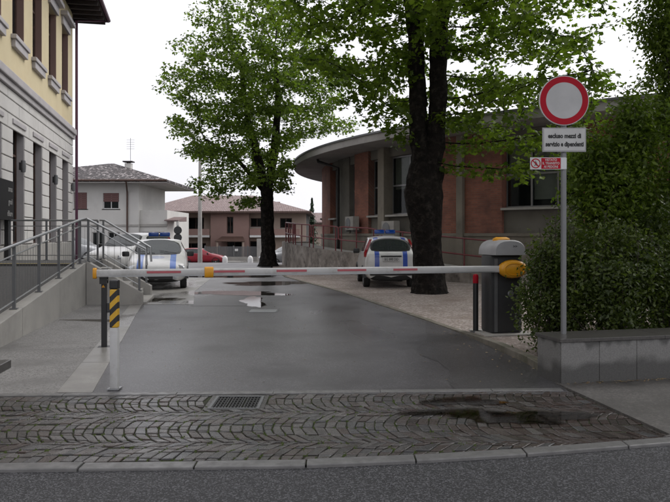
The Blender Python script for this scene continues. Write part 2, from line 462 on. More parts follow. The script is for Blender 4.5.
# ------------------------------------------------------------------ mesh helpers
class MB:
    def __init__(s): s.v = []; s.f = []; s.uv = None
    def add(s, vs, fs):
        o = len(s.v)
        s.v += [tuple(p) for p in vs]
        s.f += [tuple(i + o for i in f) for f in fs]
        return s
    def box(s, c, d, rz=0.0, M4=None):
        hx, hy, hz = d[0] / 2, d[1] / 2, d[2] / 2
        m = Matrix.Translation(c) @ Matrix.Rotation(rz, 4, 'Z') if M4 is None else M4
        vs = [m @ Vector((x, y, z)) for x in (-hx, hx) for y in (-hy, hy) for z in (-hz, hz)]
        return s.add(vs, [(0, 1, 3, 2), (4, 6, 7, 5), (0, 4, 5, 1), (2, 3, 7, 6), (0, 2, 6, 4), (1, 5, 7, 3)])
    def span(s, a, b):
        return s.box(((a[0] + b[0]) / 2, (a[1] + b[1]) / 2, (a[2] + b[2]) / 2), (abs(b[0] - a[0]), abs(b[1] - a[1]), abs(b[2] - a[2])))
    def prism(s, poly, z0, z1):
        """poly: plan points anticlockwise; z0, z1 numbers or lists"""
        n = len(poly)
        a = [z0] * n if isinstance(z0, (int, float)) else z0
        b = [z1] * n if isinstance(z1, (int, float)) else z1
        vs = [(p[0], p[1], a[i]) for i, p in enumerate(poly)] + [(p[0], p[1], b[i]) for i, p in enumerate(poly)]
        fs = [tuple(range(n - 1, -1, -1)), tuple(range(n, 2 * n))] + [(i, (i + 1) % n, n + (i + 1) % n, n + i) for i in range(n)]
        return s.add(vs, fs)
    def tube(s, pts, r, n=8, cap=True):
        pts = [Vector(p) for p in pts]
        rs = [r] * len(pts) if isinstance(r, (int, float)) else r
        up = Vector((0.0, 0.0, 1.0)); o = len(s.v); prev = None
        for i, p in enumerate(pts):
            t = (pts[min(i + 1, len(pts) - 1)] - pts[max(i - 1, 0)]).normalized()
            if prev is None:
                a = t.cross(up)
                if a.length < 1e-3: a = t.cross(Vector((0, 1, 0)))
            else:
                a = prev - t * prev.dot(t)
                if a.length < 1e-4: a = t.cross(up)
            a.normalize(); b = t.cross(a); prev = a
            for k in range(n):
                q = 2 * math.pi * k / n
                s.v.append(tuple(p + (a * math.cos(q) + b * math.sin(q)) * rs[i]))
        for i in range(len(pts) - 1):
            for k in range(n):
                k2 = (k + 1) % n
                s.f.append((o + i * n + k, o + i * n + k2, o + (i + 1) * n + k2, o + (i + 1) * n + k))
        if cap:
            s.f.append(tuple(o + k for k in range(n - 1, -1, -1)))
            e = o + (len(pts) - 1) * n
            s.f.append(tuple(e + k for k in range(n)))
        return s
    def lathe(s, prof, n=24, M4=Matrix.Identity(4)):
        o = len(s.v)
        for r_, z in prof:
            for k in range(n):
                q = 2 * math.pi * k / n
                s.v.append(tuple(M4 @ Vector((r_ * math.cos(q), r_ * math.sin(q), z))))
        for i in range(len(prof) - 1):
            for k in range(n):
                k2 = (k + 1) % n
                s.f.append((o + i * n + k, o + i * n + k2, o + (i + 1) * n + k2, o + (i + 1) * n + k))
        s.f.append(tuple(o + k for k in range(n - 1, -1, -1)))
        e = o + (len(prof) - 1) * n
        s.f.append(tuple(e + k for k in range(n)))
        return s
    def mesh(s, name, bevel=0, seg=2, smooth=False, angle=35):
        me = bpy.data.meshes.new(name)
        me.from_pydata(s.v, [], s.f)
        if s.uv:
            ul = me.uv_layers.new(name='UVMap')
            for lp in me.loops: ul.data[lp.index].uv = s.uv[lp.vertex_index]
        if bevel:
            bm = bmesh.new(); bm.from_mesh(me)
            ed = [e for e in bm.edges if e.is_manifold and len(e.link_faces) == 2 and e.calc_face_angle(0) > R(30)]
            bmesh.ops.bevel(bm, geom=ed, offset=bevel, segments=seg, profile=0.6, affect='EDGES', clamp_overlap=True)
            bm.to_mesh(me); bm.free()
        if smooth:
            for p in me.polygons: p.use_smooth = True
            me.set_sharp_from_angle(angle=R(angle))
        me.update()
        return me
def link(name, me, mat, parent=None, inv=True):
    o = bpy.data.objects.new(name, me)
    COL.objects.link(o)
    if mat is not None and not me.materials: me.materials.append(mat)
    if parent is not None:
        o.parent = parent
        if inv: o.matrix_parent_inverse = Matrix.LocRotScale(parent.location, parent.rotation_euler, None).inverted()
    return o
def part(name, mb, mat, parent=None, bevel=0, smooth=False, inv=True, seg=2, angle=35):
    return link(name, mb.mesh(name, bevel, seg, smooth, angle), mat, parent, inv)
def tag(o, label, cat, group=None):
    o['label'] = label; o['category'] = cat
    if group: o['group'] = group
    return o
def struct(o): o['kind'] = 'structure'; return o
def thing(name, loc, label, cat, group=None, rz=0.0):
    o = bpy.data.objects.new(name, None)
    COL.objects.link(o)
    o.empty_display_size = 0.2
    o.location = loc; o.rotation_euler = (0, 0, rz)
    return tag(o, label, cat, group)
def text(name, body, size, mtx, mat, parent, align='CENTER', inv=True, ext=0.0015, sx=1.0, bold=0.0):
    cu = bpy.data.curves.new(name, 'FONT')
    cu.body = body; cu.size = size; cu.align_x = align; cu.align_y = 'CENTER'; cu.extrude = ext; cu.offset = bold
    cu.resolution_u = 3
    t = bpy.data.objects.new(name, cu)
    COL.objects.link(t)
    dg = bpy.context.evaluated_depsgraph_get()
    me = bpy.data.meshes.new_from_object(t.evaluated_get(dg))
    bpy.data.objects.remove(t)
    me.transform(mtx @ Matrix.Diagonal((sx, 1, 1, 1)))
    me.materials.clear()
    return link(name, me, mat, parent, inv)
def sheet_rows(name, rows, mat, z=0.0, slope=True, nx=1):
    """rows: (Y, x_left, x_right) from near to far; one sheet following the ground"""
    mb = MB()
    for (Y, a, b) in rows:
        for k in range(nx + 1):
            mb.v.append((a + (b - a) * k / nx, Y, z + (zg(Y) if slope else 0)))
    w = nx + 1
    for i in range(len(rows) - 1):
        for k in range(nx):
            mb.f.append((i * w + k, i * w + k + 1, (i + 1) * w + k + 1, (i + 1) * w + k))
    return struct(part(name, mb, mat))
def lerp_path(tab, Y):
    for (y0, x0), (y1, x1) in zip(tab, tab[1:]):
        if y0 <= Y <= y1: return x0 + (x1 - x0) * (Y - y0) / (y1 - y0)
    return tab[0][1] if Y < tab[0][0] else tab[-1][1]

# ================================================================== THE GROUND
KF = [(-8.0, 4.25), (-2.12, 4.40), (0.0, 4.49), (1.11, 4.665), (2.38, 4.96), (4.0, 5.37), (8.0, 6.43)]     # X -> Y of the kerb's street face
def kf(X): return lerp_path(KF, X)
def far_edge(X): return 6.64 + 0.045 * X
def diag(Y): return 2.23 + (6.9 - Y) * 0.155
RE = [(6.6, 2.24), (7.75, 2.27), (10.45, 1.94), (12.5, 1.5), (18.2, 0.13), (24.6, -1.8), (32.0, -3.0), (36.0, -3.2)]   # Y -> X of the drive's right edge
def re(Y): return lerp_path(RE, Y)
def strip_r(Y): return -2.32 - 0.2228 * (Y - 6.63)
def strip_l(Y): return -2.66 - 0.212 * (Y - 6.63)
UX, UY = -0.2055, 0.9787                                # the way the drive, the ramp and the left facade run

mb = MB()
ys = [-40, 0, 20, 36, 38, 41, 44, 47, 50, 53, 56, 80, 200, 900]
for Y in ys:
    for X in (-700, -60, -20, 0, 20, 60, 700): mb.v.append((X, Y, zg(Y) - 0.09))
for i in range(len(ys) - 1):
    for k in range(6): mb.f.append((i * 7 + k, i * 7 + k + 1, (i + 1) * 7 + k + 1, (i + 1) * 7 + k))
struct(part('ground', mb, M['ground']))
mb = MB()
xs = [-14 + 0.5 * i for i in range(57)]
for X in xs: mb.v += [(X, -6, -0.016), (X, kf(X) + 0.02, -0.016)]
for i in range(len(xs) - 1): mb.f.append((2 * i, 2 * i + 2, 2 * i + 3, 2 * i + 1))
struct(part('street', mb, M['street']))
rows = [(Y, strip_r(Y) - 0.02, re(Y)) for Y in (6.5, 7.0, 7.75, 9, 10.45, 11.5, 12.5, 14, 14.85)]
rows += [(Y, -22.0, re(Y)) for Y in (14.852, 16, 18.2, 21, 24.6, 28, 32, 35)]
rows += [(Y, -40.0, 30.0) for Y in (35.01, 36, 37.5, 39, 41, 43, 45, 47, 49, 51, 53, 55, 56, 62)]
sheet_rows('driveway', rows, M['drive'], 0.0)
sheet_rows('far_sidewalk', [(62.0, -40, 30), (64.5, -40, 30)], M['slab'], 0.1)
sheet_rows('gravel_yard', [(Y, re(Y) + 0.10, 16.0) for Y in (7.6, 9, 10.45, 12.5, 15, 18.2, 21, 24.6, 28, 32, 35)], M['gravel'], 0.006)
sheet_rows('left_sidewalk', [(Y, -9.0, strip_l(Y) + 0.02) for Y in (6.42, 8, 10, 12, 14.85)], M['walk'], 0.002)
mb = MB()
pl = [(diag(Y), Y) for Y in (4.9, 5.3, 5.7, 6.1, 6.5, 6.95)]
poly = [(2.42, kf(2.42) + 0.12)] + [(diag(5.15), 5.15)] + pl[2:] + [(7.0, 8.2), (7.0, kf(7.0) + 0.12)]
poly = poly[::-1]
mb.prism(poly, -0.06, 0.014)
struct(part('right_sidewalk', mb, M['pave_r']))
mb = MB(); mb.prism([(-5.6, 14.87), (-3.05, 14.87), (-3.72, 18.3), (-4.3, 24.0), (-9.5, 24.0)], -0.05, 0.006)
struct(part('parking_pad', mb, M['slab']))
mb = MB(); mb.prism([(2.36, 7.30), (8.0, 8.6), (8.0, 11.5), (3.2, 11.2), (2.95, 10.0), (2.42, 8.2)], -0.05, 0.05)
struct(part('planting_bed', mb, M['earth'], bevel=0.02))

mb = MB(); n = 22                                        # newer, darker asphalt along the right edge
for i in range(n + 1):
    Y = 6.70 + (12.0 - 6.70) * i / n
    mb.v += [(re(Y) - (1.05 + 0.05 * math.sin(3 * Y) + 0.02 * math.sin(9 * Y)) * min(1, (12.05 - Y) / 3.2 + 0.02), Y, 0.003), (re(Y) - 0.004, Y, 0.003)]
mb.f = [(2 * i, 2 * i + 1, 2 * i + 3, 2 * i + 2) for i in range(n)]
struct(part('asphalt_patch', mb, M['drive_new']))
mb = MB(); mb.prism([(-3.04, 14.55), (-1.7, 14.62), (-1.7, 14.66), (-3.04, 14.60)], -0.01, 0.003)
struct(part('tar_seam', mb, M['drive_new']))

# cobbled apron: stones laid in arcs, bands of arcs side by side
apron = MB()
xs = [-8 + 0.4 * i for i in range(28)]
for X in xs:
    X = min(X, 2.55)
    apron.v += [(X, kf(X) + 0.06, -0.010), (X, far_edge(X) + 0.02, -0.010)]
for i in range(len(xs) - 1): apron.f.append((2 * i, 2 * i + 2, 2 * i + 3, 2 * i + 1))
apron = struct(part('cobbled_apron', apron, M['joint']))
BW, PITCH = 0.86, 0.081
RAD = BW / math.sqrt(2)
GR = (-1.10, -0.655, 5.95, 6.42)
cob = []
for bi, yc in enumerate((3.70, 4.56, 5.42, 6.28, 7.14)):
    ns = 10
    for k in range(-74, 50):
        off = 0.0
        for j in range(ns):
            q = []
            for (kk, jj) in ((k, j), (k, j + 1), (k + 1, j + 1), (k + 1, j)):
                th = -math.pi / 4 + (math.pi / 2) * jj / ns
                jit = 0.42 * math.sin(k * 12.9 + jj * 78.2 + bi * 5.1)
                th += (math.pi / 2 / ns) * jit * (0 < jj < ns)
                x = kk * PITCH + 0.012 * math.sin(kk * 57.3 + bi) + 0.007 * math.sin(kk * 91.7 + jj * 33.1) + RAD * (1 - math.cos(th)) + off * 0.5 + 0.037 * bi
                y = yc + RAD * math.sin(th)
                q.append([x, y])
            q = [[min(x, diag(y) - 0.01), y] for x, y in q]
            q = [[x, max(min(y, far_edge(x) - 0.105), kf(x) + 0.135)] for x, y in q]
            a = 0.5 * sum(q[i - 1][0] * q[i][1] - q[i][0] * q[i - 1][1] for i in range(4))
            if abs(a) < 0.0018: continue
            if a < 0: q = q[::-1]
            cx_, cy_ = sum(p[0] for p in q) / 4, sum(p[1] for p in q) / 4
            if GR[0] - 0.05 < cx_ < GR[1] + 0.05 and GR[2] - 0.045 < cy_ < GR[3] + 0.08: continue
            if cx_ < -5.2: continue
            cob.append((cx_, cy_, q))
def stone_kind(c):
    red = min(0.85, max(0.06, 0.06 + 0.55 * (c[0] - 0.6)))        # more red porphyry towards the right
    return random.choice((5, 6, 3)) if random.random() < red else random.randrange(5)
def cobble(mb, q, c):
    h = random.uniform(-0.003, 0.004)
    tl = (random.uniform(-0.035, 0.035), random.uniform(-0.035, 0.035))
    gap = random.uniform(0.0042, 0.0078)
    rings = []
    for (sh, z) in ((gap, -0.045), (gap, h - 0.004), (gap + 0.006, h)):
        r_ = []
        for x, y in q:
            dx, dy = x - c[0], y - c[1]; L = math.hypot(dx, dy) + 1e-6
            f = max(0.3, 1 - sh * 1.3 / L)
            x2, y2 = c[0] + dx * f, c[1] + dy * f
            r_.append((x2, y2, z + (tl[0] * dx + tl[1] * dy if z > -0.04 else 0)))
        rings.append(r_)
    vs = rings[0] + rings[1] + rings[2]
    fs = []
    for a in (0, 4):
        for i in range(4): fs.append((a + i, a + (i + 1) % 4, a + 4 + (i + 1) % 4, a + 4 + i))
    fs.append((8, 9, 10, 11))
    mb.add(vs, fs)
vis = [c for c in cob if abs(c[0] / c[1]) < 0.485]
vis.sort(key=lambda c: c[1])
near_ids = set(id(c) for c in vis[:300])
rest = [MB() for _ in COBBLE]
for c in cob:
    if id(c) in near_ids:
        mb = MB(); cobble(mb, c[2], c)
        part('cobble', mb, COBBLE[stone_kind(c)], apron)
    else:
        cobble(rest[stone_kind(c)], c[2], c)
me_all = MB(); midx = []
for i, r_ in enumerate(rest):
    me_all.add(r_.v, r_.f); midx += [i] * len(r_.f)
me = me_all.mesh('cobbles')
for m_ in COBBLE: me.materials.append(m_)
me.polygons.foreach_set('material_index', midx)
o = link('cobbles', me, None, apron); o['kind'] = 'stuff'
# moss tufts in the joints
mb = MB()
for c in cob:
    if c[1] < 6.3 and -3.0 < c[0] < 1.0 and random.random() < 0.65:
        i = random.randrange(4)
        x, y = c[2][i]
        for _ in range(4):
            a = random.uniform(0, 6.28); w = random.uniform(0.004, 0.010)
            px_, py_ = x + random.uniform(-.012, .012), y + random.uniform(-.03, .03)
            if not (kf(px_) + 0.13 < py_ < far_edge(px_) - 0.1): continue
            mb.add([(px_ - w, py_ - w * 1.5, -0.0095), (px_ + w, py_ - w, -0.0095), (px_ + w, py_ + w * 1.5, -0.0095), (px_ - w, py_ + w, -0.0095), (px_, py_, random.uniform(0.000, 0.009))], [(0, 1, 4), (1, 2, 4), (2, 3, 4), (3, 0, 4)])
M['moss'] = pmat('moss', (0.06, 0.085, 0.016), (0.04, 0.06, 0.012), 0.95, 8, 90, 0.8, 0.01)
o = part('moss', mb, M['moss'], apron); o['kind'] = 'stuff'

# kerbs and edging
kerb = struct(bpy.data.objects.new('street_kerb', None)); COL.objects.link(kerb)
x = -6.0
while x < 6.5:
    L = random.uniform(0.62, 0.82); x1 = x + L - 0.010
    mb = MB(); mb.prism([(x, kf(x)), (x1, kf(x1)), (x1, kf(x1) + 0.125), (x, kf(x) + 0.125)], -0.12, random.uniform(0.002, 0.009))
    part('kerb_stone', mb, M['granite'], kerb, bevel=0.008)
    x += L
edge = struct(bpy.data.objects.new('granite_edging', None)); COL.objects.link(edge)
x = -5.5
while x < 2.1:
    L = random.uniform(0.9, 1.1); x1 = min(x + L - 0.006, 2.2)
    mb = MB(); mb.prism([(x, far_edge(x) - 0.10), (x1, far_edge(x1) - 0.10), (x1, far_edge(x1)), (x, far_edge(x))], -0.12, 0.008)
    part('edging_stone', mb, M['granite'], edge, bevel=0.006)
    x += L
strip = struct(bpy.data.objects.new('concrete_strip', None)); COL.objects.link(strip)
y = 6.55
while y < 14.7:
    y1 = min(y + 1.55, 14.84)
    mb = MB(); mb.prism([(strip_l(y), y), (strip_r(y), y), (strip_r(y1), y1 - 0.01), (strip_l(y1), y1 - 0.01)], -0.06, 0.008)
    part('concrete_slab', mb, M['slab'], strip, bevel=0.005)
    y = y1
dk = struct(bpy.data.objects.new('drive_kerb', None)); COL.objects.link(dk)
y = 7.05
while y < 31:
    y1 = y + 1.0
    h = 0.085 if y < 9.2 else (0.05 if y < 10.3 else 0.018)
    h2 = 0.085 if y1 < 9.2 else (0.05 if y1 < 10.3 else 0.018)
    mb = MB(); mb.prism([(re(y), y), (re(y) + 0.115, y), (re(y1) + 0.115, y1 - 0.01), (re(y1), y1 - 0.01)], -0.1, [h, h, h2, h2])
    part('kerb_stone', mb, M['kerb_old'], dk, bevel=0.01)
    y = y1

# puddles
def puddle(name, cx_, cy_, rx, ry, z, seed, label, rot=0.0):
    rr = random.Random(seed); ph = [rr.uniform(0, 6.28) for _ in range(5)]
    mb = MB(); n = 56; mb.v.append((cx_, cy_, z)); inner = []
    for k in range(n):
        a = 2 * math.pi * k / n
        f = 1 + 0.22 * math.sin(2 * a + ph[0]) + 0.16 * math.sin(3 * a + ph[1]) + 0.1 * math.sin(5 * a + ph[2]) + 0.07 * math.sin(9 * a + ph[3]) + 0.04 * math.sin(14 * a + ph[4])
        u, v = rx * f * math.cos(a), ry * f * math.sin(a)
        dx, dy = u * math.cos(rot) - v * math.sin(rot), u * math.sin(rot) + v * math.cos(rot)
        mb.v.append((cx_ + dx * 1.1, cy_ + dy * 1.1, z)); inner.append((cx_ + dx * 0.72, cy_ + dy * 0.72, z))
    mb.v += inner
    mb.f = [(0, 1 + n + k, 1 + n + (k + 1) % n) for k in range(n)] + [(1 + k, 1 + (k + 1) % n, 1 + n + (k + 1) % n, 1 + n + k) for k in range(n)]
    o = part(name, mb, M['puddle'])
    at = o.data.attributes.new('depth', 'FLOAT', 'POINT')
    at.data.foreach_set('value', [1.0] + [0.0] * n + [0.75] * n)
    return struct(o)
puddle('puddle', 1.15, 6.22, 0.30, 0.19, 0.0065, 3, '')
puddle('puddle', 1.55, 5.68, 0.50, 0.25, 0.0066, 8, '')
puddle('puddle', 0.98, 5.84, 0.36, 0.16, 0.0067, 18, '')
puddle('puddle', -1.85, 15.6, 0.28, 1.1, 0.004, 5, '', 0.1)
puddle('puddle', -2.6, 17.8, 1.3, 0.7, 0.004, 12, '')
puddle('puddle', -1.9, 21.5, 1.6, 0.9, 0.004, 15, '')
puddle('puddle', -3.6, 25.0, 1.4, 1.0, 0.004, 21, '')
puddle('puddle', -4.15, 15.9, 0.55, 0.5, 0.011, 31, '')
puddle('puddle', -4.2, 12.1, 0.5, 0.16, 0.007, 40, '')

# drain grate in the cobbles: frame and three cast gratings
gr = thing('drain_grate', (-0.88, 6.19, 0), 'dark iron drain grate with three gratings set in the cobbles', 'drain grate')
g0, g1, g2, g3 = GR
mb = MB()
for a, b in (((g0, g2, -0.05), (g0 + 0.025, g3, 0.006)), ((g1 - 0.025, g2, -0.05), (g1, g3, 0.006)), ((g0 + 0.025, g2, -0.05), (g1 - 0.025, g2 + 0.025, 0.006)), ((g0 + 0.025, g3 - 0.025, -0.05), (g1 - 0.025, g3, 0.006))): mb.span(a, b)
part('frame', mb, M['steel_dark'], gr)
mb = MB(); mb.span((g0 - 0.04, g2 - 0.04, -0.05), (g0 - 0.001, g3 + 0.04, 0.001)); mb.span((g1 + 0.001, g2 - 0.04, -0.05), (g1 + 0.04, g3 + 0.04, 0.001)); mb.span((g0, g2 - 0.04, -0.05), (g1, g2 - 0.001, 0.001)); mb.span((g0, g3 + 0.001, -0.05), (g1, g3 + 0.04, 0.001))
part('collar', mb, COBBLE[2], gr)
mb = MB(); mb.span((g0 + 0.02, g2 + 0.02, -0.09), (g1 - 0.02, g3 - 0.02, -0.08)); part('sump', mb, M['black'], gr)
w = (g1 - g0 - 0.05 - 0.03) / 3
for k in range(3):
    x0 = g0 + 0.025 + k * (w + 0.015)
    mb = MB()
    y0_, y1_ = g2 + 0.025, g3 - 0.025
    mb.span((x0, y0_, -0.045), (x0 + 0.012, y1_, 0.002)); mb.span((x0 + w - 0.012, y0_, -0.045), (x0 + w, y1_, 0.002))
    for i in range(7):
        yy = y0_ + (y1_ - y0_) * i / 6.0
        mb.span((x0 + 0.012, max(y0_, yy - 0.008), -0.04), (x0 + w - 0.012, min(y1_, yy + 0.008), 0.001))
    for i in range(1, 4):
        xx = x0 + w * i / 4
        mb.span((xx - 0.006, y0_ + 0.01, -0.039), (xx + 0.006, y1_ - 0.01, -0.0005))
    part('grating', mb, M['black'], gr)
mh = thing('manhole_cover', (-1.42, 13.65, 0), 'square metal manhole cover in the wet asphalt drive', 'manhole cover')
mb = MB(); mb.span((-1.72, 13.4, -0.03), (-1.12, 13.9, 0.004)); part('frame', mb, M['steel_dark'], mh)
mb = MB(); mb.span((-1.68, 13.44, -0.03), (-1.16, 13.86, 0.008)); part('cover', mb, M['steel'], mh, bevel=0.004)

# ================================================================== LEFT: RAMP, STAIRS, RAILINGS
def rwx(Y): return -4.45 - 0.158 * (Y - 9.16)             # ramp wall, road face
def rwz(Y): return 0.32 + 0.1035 * (Y - 9.16)             # its top
rp = thing('entrance_ramp', (rwx(12), 12, 0), 'grey concrete wheelchair ramp and steps along the cream building', 'ramp')
ye = 14.80
segs = [5.6, 7.9, 10.2, 12.5, ye]
for a, b in zip(segs, segs[1:]):
    b2 = b - 0.008 if b < ye else b
    mb = MB(); mb.prism([(rwx(a) - 0.2, a), (rwx(a), a), (rwx(b2), b2), (rwx(b2) - 0.2, b2)], -0.08, [max(0.03, rwz(a)), max(0.03, rwz(a)), rwz(b2), rwz(b2)])
    part('wall_panel', mb, M['conc'], rp, bevel=0.012)
mb = MB(); mb.prism([(rwx(5.6) - 1.85, 5.6), (rwx(5.6) - 0.19, 5.6), (rwx(ye) - 0.19, ye), (rwx(ye) - 1.85, ye)], -0.07, [0.0, 0.0, rwz(ye) - 0.07, rwz(ye) - 0.07])
part('ramp_surface', mb, M['gravel_ramp'], rp)
mb = MB(); mb.prism([(rwx(5.6) - 2.05, 5.6), (rwx(5.6) - 1.84, 5.6), (rwx(ye - 2.2) - 1.84, ye - 2.2), (rwx(ye - 2.2) - 2.05, ye - 2.2)], -0.07, [0.12, 0.12, rwz(ye - 2.2) + 0.12, rwz(ye - 2.2) + 0.12])
part('inner_kerb', mb, M['conc'], rp, bevel=0.012)
LZ = 0.88
XL = rwx(ye)                                               # -5.34
mb = MB(); mb.prism([(-8.3, ye + 0.001), (XL - 0.004, ye + 0.001), (XL - 0.36, 17.1), (-8.7, 17.1)], -0.07, LZ); part('landing', mb, M['gravel_ramp'], rp)
mb = MB(); mb.prism([(-7.6, ye + 0.05), (XL - 0.25, ye + 0.05), (XL - 0.27, ye + 0.2), (-7.63, ye + 0.2)], LZ, LZ + 0.006); part('tactile_strip', mb, M['tactile'], rp)
def cheek(Y, x0, x1, z0, z1):
    mb = MB()
    t = 0.16
    mb.add([(x0, Y, -0.07), (x1, Y, -0.07), (x1, Y, z1), (x0 + 0.02, Y, z0), (x0, Y, z0), (x0, Y + t, -0.07), (x1, Y + t, -0.07), (x1, Y + t, z1), (x0 + 0.02, Y + t, z0), (x0, Y + t, z0)],
           [(0, 1, 2, 3, 4), (9, 8, 7, 6, 5), (0, 5, 6, 1), (1, 6, 7, 2), (2, 7, 8, 3), (3, 8, 9, 4), (4, 9, 5, 0)])
    return part('cheek_wall', mb, M['conc'], rp, bevel=0.01)
cheek(ye - 0.0, XL + 0.002, -4.15, 0.93, 0.27)
cheek(16.75, XL - 0.33, -4.48, 0.93, 0.27)
for k in range(5):
    z1 = LZ - 0.17 * (k + 1) + 0.02
    x0 = XL - 0.02 + 0.25 * k
    mb = MB(); mb.prism([(x0, ye + 0.165), (x0 + 0.27, ye + 0.165), (x0 + 0.27 - 0.3, 16.74), (x0 - 0.3, 16.74)], -0.06, z1)
    part('step', mb, M['conc'], rp, bevel=0.008)

def infill(mb, pts, h0, h1, dens=0.15, r_=0.0024):
    for a, b in zip(pts, pts[1:]):
        a, b = Vector(a), Vector(b); n = max(1, int((b - a).length / dens))
        for i in range(1, n):
            p = a.lerp(b, i / n)
            mb.tube([(p.x, p.y, p.z + h0), (p.x, p.y, p.z + h1)], r_, 4)
def railing(label, base, hp, posts, name='railing', tr=0.024, mid=True, extra=None):
    t = thing(name, base[0], label, 'railing')
    mb = MB(); mb.tube([Vector(p) + Vector((0, 0, hp)) for p in base] if extra is None else extra, tr, 10)
    part('handrail', mb, M['steel'], t, smooth=True)
    if mid:
        mb = MB()
        for f in (0.12,):
            mb.tube([Vector(p) + Vector((0, 0, f)) for p in base], 0.011, 6)
        mb.tube([Vector(p) + Vector((0, 0, hp - 0.14)) for p in base], 0.012, 6)
        part('lower_rail', mb, M['steel'], t, smooth=True)
        mb = MB(); infill(mb, base, 0.12, hp - 0.14); part('wire_infill', mb, M['steel_dark'], t)
    for p in posts:
        mb = MB(); mb.box((p[0], p[1], p[2] + hp / 2), (0.045, 0.045, hp - 0.01), math.atan2(-UX, UY)); mb.box((p[0], p[1], p[2] + 0.006), (0.11, 0.11, 0.012), math.atan2(-UX, UY))
        part('post', mb, M['steel_dark'], t)
    return t
def rb(Y): return (rwx(Y) - 0.1, Y, max(0.03, rwz(Y)))
base = [rb(5.7), rb(9.16), rb(ye - 0.1)]
railing('steel handrail with square posts along the sloping ramp wall', base, 0.93, [rb(y) for y in (5.75, 7.1, 8.55, 10.1, 11.45, 12.8, 14.0, 14.66)])
sb = [(XL + 0.02, ye + 0.08, 0.93), (-4.2, ye + 0.08, 0.29)]
hr = [rb(ye - 0.1)[:2] + (rwz(ye - 0.1) + 0.93,), (XL + 0.0, ye + 0.06, 1.85), (-4.08, ye + 0.08, 1.20), (-4.06, ye + 0.08, 0.85)]
railing('steel stair handrail sloping down on the nearer cheek wall', sb, 0.92, [sb[0], (-4.22, ye + 0.08, 0.31)], extra=hr)
sb = [(XL - 0.31, 16.83, 0.93), (-4.55, 16.83, 0.29)]
railing('steel stair handrail sloping down on the farther cheek wall', sb, 0.92, [sb[0], (-4.6, 16.83, 0.31)], extra=[(XL - 0.4, 16.83, 1.86), (XL - 0.28, 16.83, 1.86), (-4.5, 16.83, 1.20), (-4.48, 16.83, 0.85)])
railing('level steel guard rail across the landing below the building', [(-8.05, 16.98, LZ), (XL - 0.5, 16.98, LZ)], 0.98, [(x, 16.98, LZ) for x in (-8.0, -7.1, -6.3, XL - 0.5)])

# bench end at the left border
bn = thing('stone_bench', (-3.5, 5.35, 0), 'dark stone slab bench cut by the left edge of the picture', 'bench')
mb = MB(); mb.box((-3.50, 5.52, 0.415), (1.6, 0.42, 0.07), 0.12); part('seat', mb, M['cap'], bn, bevel=0.008)
for x in (-3.95, -3.4):
    mb = MB(); mb.box((x, 5.53, 0.18), (0.12, 0.34, 0.40), 0.12); part('leg', mb, M['conc'], bn, bevel=0.01)

# ================================================================== LEFT BUILDING
YC = 27.0; XC = -4.6 - 0.21 * YC
LB = thing('cream_building', (XC, YC, 0), 'cream stuccoed building with grey stone ground floor and dark eaves', 'building')
fm = Matrix(((UX * -1, UY, 0, XC), (-UY, UX * -1, 0, YC), (0, 0, 1, 0), (0, 0, 0, 1)))   # local a (towards camera), n (to the road), z
fm = Matrix(((-UX, UY, 0, XC), (-UY, -UX, 0, YC), (0, 0, 1, 0), (0, 0, 0, 1)))
def fb(mb, a0, a1, n0, n1, z0, z1):
    c = Vector(((a0 + a1) / 2, (n0 + n1) / 2, (z0 + z1) / 2))
    return mb.box((0, 0, 0), (a1 - a0, n1 - n0, z1 - z0), M4=fm @ Matrix.Translation(c))
AL = 24.0
wins = [(1.02 + 2.35 * i, 1.02 + 2.35 * i + 1.28) for i in range(9)]
Z0, ZS0, ZS1, ZE = -0.1, 5.23, 5.61, 10.15
LW0, LW1, UW0, UW1 = 1.25, 4.38, 6.66, 9.05
mb = MB(); fb(mb, -0.0, AL, -8.0, -0.42, Z0, ZE - 0.02); part('core', mb, M['dark_room'], LB)
edges = [0.0] + [v for w_ in wins for v in w_] + [AL]
# upper wall: piers, aprons, lintels
def wall_piece(a0, a1, z0, z1, n1=0.0, mat='stucco', name='wall'):
    mb = MB(); fb(mb, a0, a1, -0.40, n1, z0, z1); return part(name, mb, M[mat], LB)
wall_piece(0, AL, ZS1 + 0.001, UW0)
wall_piece(0, AL, UW1, ZE)
for i in range(0, len(edges), 2): wall_piece(edges[i], edges[i + 1], UW0 + 0.001, UW1 - 0.001)
# ground floor: joint backing and blocks
wall_piece(0, AL, LW1, ZS0, -0.03, 'ashlar_joint', 'backing')
wall_piece(0, AL, Z0, LW0, -0.03, 'ashlar_joint', 'backing')
for i in range(0, len(edges), 2): wall_piece(edges[i], edges[i + 1], LW0 + 0.001, LW1 - 0.001, -0.03, 'ashlar_joint', 'backing')
CH = 0.372; bl_mesh = {}
z = LW0; k = 0
while z < ZS0 - 0.05:
    z1 = min(z + CH, ZS0)
    if z1 <= LW1 + 0.03: spans = [(edges[i], edges[i + 1]) for i in range(0, len(edges), 2)]
    else:
        cut = [0.0] + [(w_[0] + w_[1]) / 2 + (0.0 if k % 2 else 1.17) for w_ in wins] + [AL]
        spans = list(zip(cut, cut[1:]))
    for (a0, a1) in spans:
        if a0 > 13: continue
        mb = MB(); fb(mb, a0 + 0.012, a1 - 0.012, -0.028, 0.02, z + 0.012, z1 - 0.012)
        part('stone_block', mb, M['ashlar'], LB, bevel=0.012, seg=1)
    z = z1; k += 1
a = 0.0
while a < 13:                                            # plinth slabs
    mb = MB(); fb(mb, a + 0.01, a + 0.55, -0.028, 0.05, Z0, LW0 - 0.02); part('plinth_slab', mb, M['conc'], LB, bevel=0.01, seg=1); a += 0.56
mb = MB(); fb(mb, -0.02, AL, -0.02, 0.09, ZS0, ZS0 + 0.16); part('string_course', mb, M['trim'], LB, bevel=0.02)
